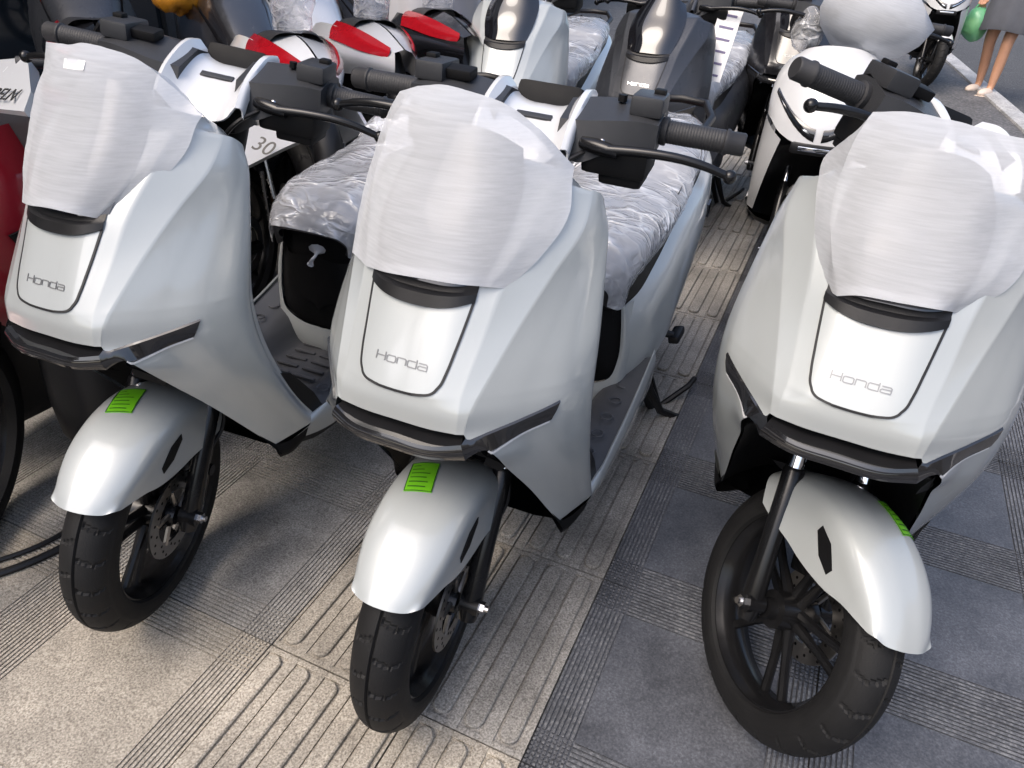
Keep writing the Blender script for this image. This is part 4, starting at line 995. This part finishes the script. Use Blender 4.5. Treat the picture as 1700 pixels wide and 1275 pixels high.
def lump(name, c, d, m, amp, freq, seed, label, cat, rot=None, group=None, pts=(26, 18)):
    mb = MB(); mb.sphere((0, 0, 0), d, *pts)
    V = []
    for v in mb.V:
        p = Vector(v); n = p.normalized(); k = mnoise.noise(p*freq+Vector((seed, 0, 0))) + .6*(1-2*abs(mnoise.noise(p*freq*1.7+Vector((0, seed, 0)))))
        V.append(tuple(p + n*k*amp))
    o = put(name, mesh(name, V, mb.F, m, angle=60)); o.matrix_world = Matrix.Translation(c) @ (rot.to_4x4() if rot else Matrix.Identity(4))
    return tag(o, label, cat, group)
lump('cloth_bag', (.0, 2.98, 1.10), (.18, .11, .105), 'nonwoven_cloth', .034, 5, 3.1, 'white cloth bag tied over the handlebar of the rounded white scooter', 'cover', Matrix.Rotation(R(14), 3, 'Y'), pts=(9, 7))
lump('film_bundle', (-.20, 3.0, 1.04), (.05, .05, .07), 'clear_film', .012, 18, 1.2, 'crumpled clear film beside the white cloth bag on the handlebar', 'plastic wrap')

# ================================================================== MOTORCYCLES
MW = []
def wheel_mesh(rr, w):
    prof = [(-w*.5, rr-.058), (-w*.8, rr-.055), (-w*.8, rr-.064), (-w*.3, rr-.075), (w*.3, rr-.075), (w*.8, rr-.064), (w*.8, rr-.055), (w*.5, rr-.058)]
    rim = MB().lathe_x(prof, 48); t = MB(); t.grid(tyre_grid(rr, w, 240))
    sp = MB()
    for k in range(6):
        a = 2*math.pi*k/6; sp.tube([(0, .03*math.cos(a), .03*math.sin(a)), (0, (rr-.07)*math.cos(a+.12), (rr-.07)*math.sin(a+.12))], [.012, .008], 6)
    hub = MB().lathe_x([(-.05, 0), (-.05, .03), (.05, .03), (.05, 0)], 18)
    disc = MB().lathe_x([(.055, .10), (.059, .10), (.059, .065), (.055, .065)], 36, closed=True)
    return rim.mesh('rim', 'alloy_black', angle=35), t.mesh('tyre', 'tyre_rubber', angle=35), sp.mesh('spoke_set', 'alloy_black'), hub.mesh('hub', 'alloy_black', angle=30), disc.mesh('brake_disc', 'brake_disc', angle=30)
WM = wheel_mesh(.285, .05)
def mk_wheel(root, c, M=None):
    w = put('wheel', WM[0], root, (M if M is not None else Matrix.Identity(4)) @ Matrix.Translation(c))
    for nm, me in (('tyre', WM[1]), ('spokes', WM[2]), ('hub', WM[3]), ('brake_disc', WM[4])): put(nm, me, w)
    return w
MC = {}
def mc_mesh(name, fn, m):
    key = (name, m)
    if key not in MC: MC[key] = fn().mesh(name, m, angle=38)
    return MC[key]
def motorcycle(label, loc, yaw, body, tail, steer=0, film=True):
    root = empty('motorcycle', loc, yaw); tag(root, label, 'motorcycle', 'motorcycles parked behind the scooters')
    SMv = steer_m(steer); g = SL*0  # parked level with the pavement
    mk_wheel(root, (0, 0, .285), SMv); mk_wheel(root, (0, 1.29, .285))
    for sx in (1, -1):
        put('fork_leg', mc_mesh('fork_leg%d' % sx, lambda: MB().tube([(sx*.085, .0, .285), (sx*.085, .20, .66), (sx*.085, .33, .93)], [.024, .022, .018], 10), 'alloy_black'), root, SMv)
        put('side_shroud', mc_mesh('shroud%d' % sx, lambda: MB().grid(loft([[(sx*.10, .10, .86), (sx*.16, .22, .90), (sx*.15, .50, .86), (sx*.12, .72, .76)], [(sx*.13, .06, .76), (sx*.20, .20, .76), (sx*.19, .48, .72), (sx*.14, .74, .68)], [(sx*.12, .10, .60), (sx*.19, .22, .58), (sx*.18, .46, .56), (sx*.13, .70, .60)], [(sx*.10, .22, .46), (sx*.15, .30, .44), (sx*.14, .44, .46), (sx*.11, .60, .54)]], 4, 4), flip=(sx < 0)), body), root)
        put('shroud_vent', mc_mesh('vent%d' % sx, lambda: MB().prism([(sx*.195, .16, .72), (sx*.207, .30, .73), (sx*.200, .36, .66), (sx*.196, .22, .62)], (sx*.006, 0, 0)), 'deep_black'), root)
        put('tail_cowl', mc_mesh('tail%d' % sx, lambda: MB().grid(loft([[(sx*.10, .90, .76), (sx*.125, 1.10, .83), (sx*.105, 1.40, .84), (sx*.030, 1.66, .80)], [(sx*.15, .88, .71), (sx*.165, 1.10, .76), (sx*.14, 1.40, .775), (sx*.042, 1.69, .76)], [(sx*.145, .92, .62), (sx*.150, 1.12, .66), (sx*.12, 1.38, .70), (sx*.034, 1.66, .72)]], 4, 4), flip=(sx < 0)), tail), root)
        put('tail_cover', mc_mesh('tailtop%d' % sx, lambda: MB().grid(loft([[(sx*.003, 1.30, .868), (sx*.003, 1.50, .855), (sx*.003, 1.67, .81)], [(sx*.112, 1.30, .842), (sx*.080, 1.50, .828), (sx*.030, 1.66, .80)]], 4, 4), flip=(sx > 0)), tail), root)
        put('tail_lamp', mc_mesh('lampr%d' % sx, lambda: MB().grid(loft([[(sx*.100, 1.28, .857), (sx*.088, 1.40, .853), (sx*.066, 1.52, .838), (sx*.036, 1.64, .812)], [(sx*.126, 1.30, .838), (sx*.116, 1.40, .834), (sx*.090, 1.52, .818), (sx*.044, 1.65, .798)], [(sx*.146, 1.33, .806), (sx*.134, 1.41, .802), (sx*.104, 1.52, .79), (sx*.050, 1.64, .782)]], 5, 4), flip=(sx < 0)), 'red_lens'), root)
        put('side_panel', mc_mesh('sp%d' % sx, lambda: MB().prism([(sx*.140, 1.24, .655), (sx*.135, 1.52, .67), (sx*.125, 1.66, .635), (sx*.13, 1.40, .535), (sx*.135, 1.26, .56)], (sx*.01, 0, 0)), tail), root)
        put('grip', mc_mesh('mgrip%d' % sx, lambda: MB().tube([(sx*.10, .38, 1.00), (sx*.22, .40, 1.02), (sx*.36, .46, 1.02)], [.012, .014, .018], 10), 'grip_rubber'), root, SMv)
        put('mirror_stem', mc_mesh('mir%d' % sx, lambda: MB().tube([(sx*.22, .40, 1.03), (sx*.27, .38, 1.10)], .006, 8), 'black_plastic'), root, SMv)
        put('swingarm', mc_mesh('sw%d' % sx, lambda: MB().tube([(sx*.09, .80, .36), (sx*.09, 1.29, .285)], [.028, .022], 8), 'alloy_black'), root)
    put('front_fender', mc_mesh('mfender', lambda: MB().grid([[(x, -.315*math.cos(R(a)), .285+.315*math.sin(R(a))-abs(x)*.35) for x in (-.065, -.04, 0, .04, .065)] for a in range(50, 131, 10)]), body), root, SMv)
    put('head_cowl', mc_mesh('headcowl', lambda: MB().grid(loft([[(0, .04, .80), (.08, .06, .80), (.12, .14, .80)], [(0, .02, .88), (.09, .05, .89), (.13, .16, .90)], [(0, .09, .97), (.08, .12, .98), (.12, .22, .98)], [(0, .20, 1.06), (.06, .22, 1.05), (.09, .30, 1.03)]], 4, 4, mirror=True)), 'gloss_white' if body == 'red_paint' else body), root, SMv @ (Matrix.Translation((-.10, .12, -.06)) if body == 'red_paint' else Matrix.Identity(4)))
    hl = put('headlight', mc_mesh('mheadl', lambda: MB().box((0, .03, .85), (.15, .03, .05), bev=.012), 'lens_dark'), root, SMv)
    put('tank', mc_mesh('tank', lambda: MB().grid(loft([[(0, .28, .93), (.07, .28, .91), (.11, .30, .84), (.10, .32, .74)], [(0, .45, .95), (.10, .45, .93), (.145, .46, .85), (.12, .48, .74)], [(0, .65, .86), (.09, .65, .84), (.12, .66, .78), (.10, .66, .70)], [(0, .80, .77), (.06, .80, .76), (.09, .80, .73), (.08, .80, .68)]], 4, 4, mirror=True), flip=True), body), root)
    put('seat', mc_mesh('mseat', lambda: MB().grid(loft([[(0, .74, .78), (.06, .74, .775), (.10, .75, .74)], [(0, .95, .765), (.11, .95, .758), (.15, .96, .715)], [(0, 1.12, .80), (.10, 1.12, .795), (.13, 1.12, .76)], [(0, 1.30, .865), (.085, 1.30, .86), (.11, 1.30, .83)], [(0, 1.40, .87), (.06, 1.40, .865), (.08, 1.40, .85)]], 5, 5, mirror=True), flip=True), 'seat_vinyl'), root)
    put('engine', mc_mesh('engine', lambda: MB().box((0, .62, .40), (.24, .40, .28), bev=.05).box((0, .46, .56), (.18, .22, .26), Matrix.Rotation(R(25), 3, 'X'), bev=.03).lathe_x([(.12, 0), (.12, .10), (.15, .09), (.15, 0)], 20, (0, .66, .38)), 'alloy_black'), root)
    put('exhaust', mc_mesh('exhaust', lambda: MB().tube([(-.10, .42, .40), (-.12, .50, .24), (-.13, .8, .24), (-.15, 1.1, .34), (-.16, 1.45, .46)], [.018, .018, .022, .045, .05], 12), 'steel'), root)
    put('shock', mc_mesh('mshock', lambda: MB().tube([(0, .92, .40), (0, 1.02, .70)], .035, 10), 'red_paint'), root)
    put('rear_fender', mc_mesh('mrf', lambda: MB().tube([(0, 1.55, .78), (0, 1.66, .60), (0, 1.68, .50)], [.03, .045, .05], 10), 'black_plastic'), root)
    put('frame', mc_mesh('mframe', lambda: MB().box((0, .90, .62), (.16, .50, .16), Matrix.Rotation(R(8), 3, 'X'), bev=.03).box((0, 1.25, .74), (.14, .40, .10), Matrix.Rotation(R(14), 3, 'X'), bev=.03), 'deep_black'), root)
    put('linkage_rod', mc_mesh('mrod', lambda: MB().tube([(.13, 1.30, .60), (.11, 1.36, .36)], .008, 8), 'steel'), root)
    if film:
        fl_ = put('packing_film', mc_mesh('mfilm', lambda: MB().grid(wrinkle([[(.06*math.cos(a)*(1+.4*t), 1.36+.06*t+.07*math.sin(a)*(1+.3*t), .90+.13*t) for a in [2*math.pi*k/18 for k in range(19)]] for t in np.linspace(-.2, 1, 9)], .012, 20, 2.0)), 'clear_film'), root)
    return root
D_ = Vector((.80, -.60, 0)).normalized(); YW = math.atan2(-D_.x, D_.y)
def parked(label, tx, ty, body, tail, **kw):
    p = Vector((tx, ty, 0)) - D_*1.66; return motorcycle(label, (p.x, p.y, gz(p.y)+.01), YW, body, tail, **kw)
m1 = parked('white motorcycle tail with a red lamp and black numerals on its side panel', -1.38, 1.80, 'black_paint', 'gloss_white')
bpy.context.view_layer.update()
def at(px, py, d): return Vector((0, 0, 1.23)) + (rt*((px-850)/CF) + up*((637.5-py)/CF) + fw)*d
MI = m1.matrix_world.inverted()
QP = [MI @ at(*q) for q in ((385, 205, 2.16), (455, 211, 2.13), (508, 229, 2.04), (470, 246, 2.05), (408, 277, 2.08), (385, 260, 2.10))]
put('lower_side_panel', MB().prism([tuple(p) for p in QP], tuple((MI.to_3x3() @ fw)*.02)).mesh('lower_side_panel', 'silver_paint', angle=20), m1)
exn = (MI @ at(456, 252, 2.04) - MI @ at(398, 224, 2.05)).normalized(); enn = -(MI.to_3x3() @ fw); eyn = enn.cross(exn).normalized(); enn = exn.cross(eyn)
on_ = MI @ at(430, 252, 2.03)
t = put('letters', text_mesh('letters', '30', .062, 'letter_black', shear=.3), m1)
t.matrix_local = Matrix(((exn.x, eyn.x, enn.x, on_.x), (exn.y, eyn.y, enn.y, on_.y), (exn.z, eyn.z, enn.z, on_.z), (0, 0, 0, 1)))
m2 = parked('silver motorcycle tail with a red lamp, right of the white tail', -1.36, 2.20, 'silver_paint', 'silver_paint')
m3 = parked('black motorcycle tail in front of the hanging grey sheet', -1.33, 2.62, 'black_paint', 'black_paint')
m0 = parked('dark motorcycle behind the handlebar of the leftmost front scooter', -2.02, 1.62, 'dark_grey_paint', 'black_paint', film=False)
m5 = parked('dark motorcycle with a black tail at the far back of the row', -2.6, 3.9, 'black_paint', 'black_paint', film=False)
m6 = parked('motorcycle with a dark grey tail between the amber bundle and the shopfront', -3.0, 2.3, 'black_paint', 'dark_grey_paint', film=False)
m4 = parked('dark motorcycle at the back by the shopfront', -2.3, 3.0, 'black_paint', 'dark_grey_paint')
mr_ = motorcycle('red motorcycle at the left edge with a white nose and spoked black wheel', (-1.54, .62, gz(.62)), .26, 'red_paint', 'black_paint', steer=14, film=False)
put('belly_pan', MB().grid(loft([[(0, .34, .62), (.12, .24, .62), (.22, .24, .60), (.22, .7, .58)], [(0, .34, .42), (.12, .22, .42), (.235, .20, .40), (.23, .7, .42)], [(0, .38, .20), (.12, .24, .16), (.22, .22, .15), (.21, .7, .18)], [(0, .60, .14), (.10, .50, .12), (.16, .5, .12), (.17, .8, .14)]], 4, 4, mirror=True)).mesh('belly_pan', 'black_plastic', angle=50), mr_)
put('radiator', MB().box((0, .30, .62), (.26, .05, .22), Matrix.Rotation(R(20), 3, 'X'), bev=.01).mesh('radiator', 'deep_black', angle=30), mr_)
bpy.context.view_layer.update()
def local(P): return [tuple(mr_.matrix_world.inverted() @ Vector(p)) for p in P]
NP = [Vector(p) for p in local([(-1.66, 1.07, .965), (-1.50, 1.03, .990), (-1.37, .93, .955), (-1.36, .90, .925), (-1.56, .93, .905), (-1.66, .98, .905)])]
put('nose_panel', MB().prism([tuple(p) for p in NP], (0, .02, -.03)).mesh('nose_panel', 'gloss_white', angle=25), mr_)
LP = [Vector(p) for p in local([(-1.66, .985, .895), (-1.56, .935, .898), (-1.36, .905, .915), (-1.33, .93, .84), (-1.45, .94, .80), (-1.66, .96, .82)])]
put('lower_nose_panel', MB().prism([tuple(p) for p in LP], (0, .03, -.01)).mesh('lower_nose_panel', 'grey_plastic', angle=25), mr_)
ex = (NP[3]-NP[4]).normalized(); en = ex.cross(NP[1]-NP[4]).normalized(); ey = en.cross(ex)
if en.y > 0: en = -en
o_ = (NP[3]+NP[4])/2 + ey*.014 + en*.010
t = put('letters', text_mesh('letters', 'ABELN', .040, 'letter_black', shear=.25), mr_)
t.matrix_local = Matrix(((ex.x, ey.x, en.x, o_.x), (ex.y, ey.y, en.y, o_.y), (ex.z, ey.z, en.z, o_.z), (0, 0, 0, 1)))

# covered scooter under a hanging grey sheet
def draped(label, c, w, d, h):
    rows = []
    for k, z in enumerate((h, h*.97, h*.75, h*.45, h*.15, .03)):
        sc_ = (.25, .62, .85, .95, 1.02, 1.08)[k]; row = []
        for i in range(49):
            a = 2*math.pi*i/48; f = 1 + (.07*math.sin(9*a+1)+.05*math.sin(15*a))*(k/5)
            row.append((w*sc_*math.cos(a)*f, d*sc_*math.sin(a)*f, z))
        rows.append(row)
    G = [[tuple(q) for q in r] for r in zip(*[spline(list(c_), 4) for c_ in zip(*rows)])]
    o = put('dust_sheet', MB().grid(wrinkle(G, .012, 7, 4.0, (1, 1, .4)), flip=True).mesh('dust_sheet', 'drape_film', angle=60)); o.matrix_world = Matrix.Translation(c)
    return tag(o, label, 'sheet')
draped('pale grey sheet hanging over something beside the uncovered white scooter', (-1.70, 3.02, gz(3.02)), .20, .30, 1.15)
lump('amber_bundle', (-2.52, 2.40, 1.03), (.085, .07, .10), 'amber_plastic', .03, 12, 6.0, 'shiny amber plastic bundle at the top left among dark motorcycles', 'bundle')
cb = put('cable', MB().tube([tuple(p) for p in spline([(-1.78, .25, gz(.25)+.008), (-1.52, .50, gz(.5)+.008), (-1.40, .66, gz(.66)+.008), (-1.36, .80, gz(.8)+.008), (-1.40, 1.1, gz(1.1)+.008), (-1.5, 1.6, gz(1.6)+.008)], 8)], .009, 8).mesh('cable', 'black_plastic')); tag(cb, 'black cable lying on the pavement left of the leftmost front wheel', 'cable')
cb = put('cable', MB().tube([tuple(p) for p in spline([(-1.80, .30, gz(.3)+.007), (-1.55, .535, gz(.535)+.007), (-1.43, .70, gz(.7)+.007), (-1.42, 1.0, gz(1)+.007)], 8)], .006, 8).mesh('cable', 'black_plastic')); tag(cb, 'thinner black cable running next to the thick one at the left edge', 'cable')
bx_ = put('carton', MB().box((0, 0, .09), (.22, .2, .18), bev=.006).mesh('carton', 'pale_yellow', angle=30)); bx_.matrix_world = Matrix.Translation((.34, 7.4, gz(7.4))) @ Matrix.Rotation(.3, 4, 'Z'); tag(bx_, 'small pale yellow box on the pavement beside the far white scooter', 'box')

# ================================================================== SHOPFRONT added behind the motorcycles, as background and for reflections in the paint
shop = empty('added_shop_building', (-5.3, 4.0, gz(4.0)-.1)); tag(shop, 'added dark glazed shopfront behind the parked motorcycles', 'building')
mat('shop_wall', (0.10, 0.095, 0.09), 0.7, noise=0.3, nscale=3)
mat('shop_glass', (0.012, 0.014, 0.016), 0.08, noise=0.2, nscale=2)
mat('shop_frame', (0.06, 0.06, 0.062), 0.4, metal=0.6, noise=0.2)
mat('upper_wall', (0.36, 0.33, 0.29), 0.85, noise=0.2, nscale=2, bump=0.3, bscale=40)
put('wall', MB().box((-.4, 0, 1.6), (.5, 24, 3.4)).mesh('wall', 'shop_wall', smooth=False), shop)
put('upper_storey', MB().box((-.45, 0, 5.4), (.6, 24, 4.2)).mesh('upper_storey', 'upper_wall', smooth=False), shop)
put('awning', MB().box((.35, 0, 3.25), (1.5, 24, .14), Matrix.Rotation(R(6), 3, 'Y'), bev=.02).mesh('awning', 'shop_frame', angle=30), shop)
pane_me = MB().box((0, 0, 1.5), (.03, 1.9, 2.7)).mesh('pane', 'shop_glass', smooth=False); post_me = MB().box((0, 0, 1.5), (.09, .09, 3.0), bev=.006).mesh('post', 'shop_frame', angle=30)
win_me = MB().box((0, 0, 5.4), (.06, 1.2, 1.6)).mesh('window', 'shop_glass', smooth=False)
for k in range(11):
    put('pane', pane_me, shop, Matrix.Translation((-.12, -10+2*k, 0))); put('post', post_me, shop, Matrix.Translation((-.10, -11+2*k, 0)))
    if k % 2: put('window', win_me, shop, Matrix.Translation((-.14, -10+2*k, 0)))

# added buildings opposite, out of frame, for paint and visors to mirror
opp = empty('added_street_building', (13.0, 6.0, -.1)); tag(opp, 'added row of pale buildings across the road, outside the frame', 'building')
put('wall', MB().box((1.5, 0, 2.6), (3, 44, 5.2)).mesh('wall', 'upper_wall', smooth=False), opp)
put('ground_floor', MB().box((-.06, 0, 1.5), (.1, 44, 3.0)).mesh('ground_floor', 'shop_wall', smooth=False), opp)
for k in range(14): put('window', win_me, opp, Matrix.Translation((-.03, -20+3*k, -1.35)))
# ================================================================== PEDESTRIAN with a green bag
def skin_body(name, J, E, m, parent=None, sub=2):
    me = bpy.data.meshes.new(name); me.from_pydata([j[0] for j in J], E, []); o = bpy.data.objects.new(name, me); COL.objects.link(o)
    md = o.modifiers.new('skin', 'SKIN'); md.use_smooth_shade = True
    for i, j in enumerate(J):
        r_ = j[1]; me.skin_vertices[0].data[i].radius = r_ if isinstance(r_, tuple) else (r_, r_)
    me.skin_vertices[0].data[0].use_root = True
    sb = o.modifiers.new('sub', 'SUBSURF'); sb.levels = sub; sb.render_levels = sub
    dg = bpy.context.evaluated_depsgraph_get(); ev = bpy.data.meshes.new_from_object(o.evaluated_get(dg)); bpy.data.objects.remove(o)
    ev.materials.clear(); ev.materials.append(MATS[m]); ev.polygons.foreach_set('use_smooth', [True]*len(ev.polygons))
    return put(name, ev, parent)
# frame: she walks away to the right of the frame; x right, y away, z up; feet on the kerb edge
per = empty('person', (1.09, 8.30, gz(8.30)-.045), R(-28)); tag(per, 'person in a dark grey dress and cream shoes on the kerb, holding a green bag', 'person')
J = [((0, .02, .92), (.135, .10)), ((0, .02, 1.10), (.115, .085)), ((0, .01, 1.30), (.14, .09)), ((0, .0, 1.40), (.07, .055)), ((0, .0, 1.47), .042), ((0, -.01, 1.56), (.065, .075)), ((0, -.01, 1.64), (.05, .06)),
     ((-.085, .03, .80), .078), ((-.10, -.01, .47), .052), ((-.105, .03, .40), .048), ((-.115, .10, .26), .046), ((-.12, .14, .085), .030), ((-.122, .10, .035), .030), ((-.126, .01, .022), .024),
     ((.085, .01, .80), .078), ((.07, -.06, .47), .052), ((.068, -.05, .40), .048), ((.06, -.03, .26), .047), ((.055, -.03, .085), .031), ((.055, -.07, .035), .031), ((.055, -.16, .022), .024),
     ((-.175, .01, 1.36), .05), ((-.24, .02, 1.12), .038), ((-.255, -.02, .92), .030), ((-.252, -.04, .84), .026), ((-.25, -.05, .79), (.034, .018)),
     ((.175, .01, 1.36), .05), ((.25, .03, 1.12), .038), ((.27, -.01, .90), .030), ((.27, -.02, .82), (.032, .018))]
E_ = [(0, 1), (1, 2), (2, 3), (3, 4), (4, 5), (5, 6), (0, 7), (7, 8), (8, 9), (9, 10), (10, 11), (11, 12), (12, 13), (0, 14), (14, 15), (15, 16), (16, 17), (17, 18), (18, 19), (19, 20), (2, 21), (21, 22), (22, 23), (23, 24), (24, 25), (2, 26), (26, 27), (27, 28), (28, 29)]
body = skin_body('body', J, E_, 'skin', per)
def fingers(base, sx):
    for k in range(4):
        x = base[0]+(k-1.5)*.016; put('finger', MB().tube([(x, base[1], base[2]), (x+.002*sx, base[1]-.016, base[2]-.030-(.006 if k in (1, 2) else 0)), (x, base[1]+.002, base[2]-.052), (x, base[1]+.016, base[2]-.046)], [.009, .0085, .008, .007], 7).mesh('finger', 'skin'), per)
    put('thumb', MB().tube([(base[0]-sx*.028, base[1], base[2]+.02), (base[0]-sx*.038, base[1]-.012, base[2]-.008), (base[0]-sx*.025, base[1]-.012, base[2]-.03)], [.011, .010, .008], 7).mesh('thumb', 'skin'), per)
fingers((-.25, -.05, .77), -1); fingers((.27, -.02, .80), 1)
dr = []
for z, rx, ry, cy_ in ((1.40, .10, .07, 0), (1.36, .19, .09, 0), (1.28, .165, .115, .0), (1.12, .145, .105, .01), (.98, .175, .135, .02), (.85, .205, .16, .02), (.70, .215, .185, .01), (.56, .225, .20, 0), (.545, .222, .197, 0)):
    dr.append([(rx*math.cos(a)*(1+.05*math.sin(7*a)*(1.3-z)), cy_+ry*math.sin(a)*(1+.06*math.sin(9*a+1)*(1.3-z)), z+.012*math.sin(3*a)*(z < .6)) for a in [2*math.pi*k/40 for k in range(40)]])
put('dress', MB().grid(dr, closed=True, flip=True).mesh('dress', 'dress_cloth', angle=70), per)
for sx in (1, -1):
    put('sleeve', MB().tube([(sx*.13, .0, 1.38), (sx*.19, .012, 1.33), (sx*.225, .018, 1.22)], [.075, .068, .062], 14, cap=False).mesh('sleeve', 'dress_cloth'), per)
for (x, y, z, dy) in ((-.123, .06, .03, 0), (.055, -.10, .03, 0)):
    sh_ = MB().sphere((x, y-.01, z+.012), (.046, .125, .042), 16, 10); sh_.box((x, y-.01, z-.015), (.085, .25, .024), bev=.010)
    put('shoe', sh_.mesh('shoe', 'shoe_cream', angle=50), per)
put('hair', MB().sphere((0, .012, 1.625), (.088, .098, .105), 18, 12).sphere((0, .06, 1.50), (.07, .05, .14), 16, 10).mesh('hair', 'hair_black', angle=70), per)
fc = MB().sphere((0, -.088, 1.565), (.012, .016, .02), 8, 6); put('nose', fc.mesh('nose', 'skin'), per)
for sx in (1, -1):
    put('eye', MB().sphere((sx*.028, -.078, 1.59), (.011, .006, .006), 8, 6).mesh('eye', 'hair_black'), per); put('ear', MB().sphere((sx*.072, .0, 1.58), (.010, .02, .03), 8, 6).mesh('ear', 'skin'), per)
put('mouth', MB().sphere((0, -.082, 1.525), (.022, .006, .005), 8, 6).mesh('mouth', 'red_lens'), per)
bpy.context.view_layer.update()
bagc = per.matrix_world @ Vector((-.255, -.055, .575))
bg_o = lump('shopping_bag', bagc, (.105, .09, .135), 'green_bag_film', .016, 9, 2.0, 'green plastic carrier bag hanging from the hand of the pedestrian', 'bag')
put('handle', MB().tube([tuple(p) for p in spline([(-.05, 0, .09), (-.02, 0, .155), (0, 0, .165), (.02, 0, .155), (.05, 0, .09)], 5)], .008, 7).mesh('handle', 'green_bag_film'), bg_o)
put('contents', MB().sphere((-.02, -.01, -.02), (.07, .065, .075), 14, 10).sphere((.04, .01, -.04), (.05, .05, .05), 12, 8).mesh('contents', 'pale_yellow', angle=60), bg_o)
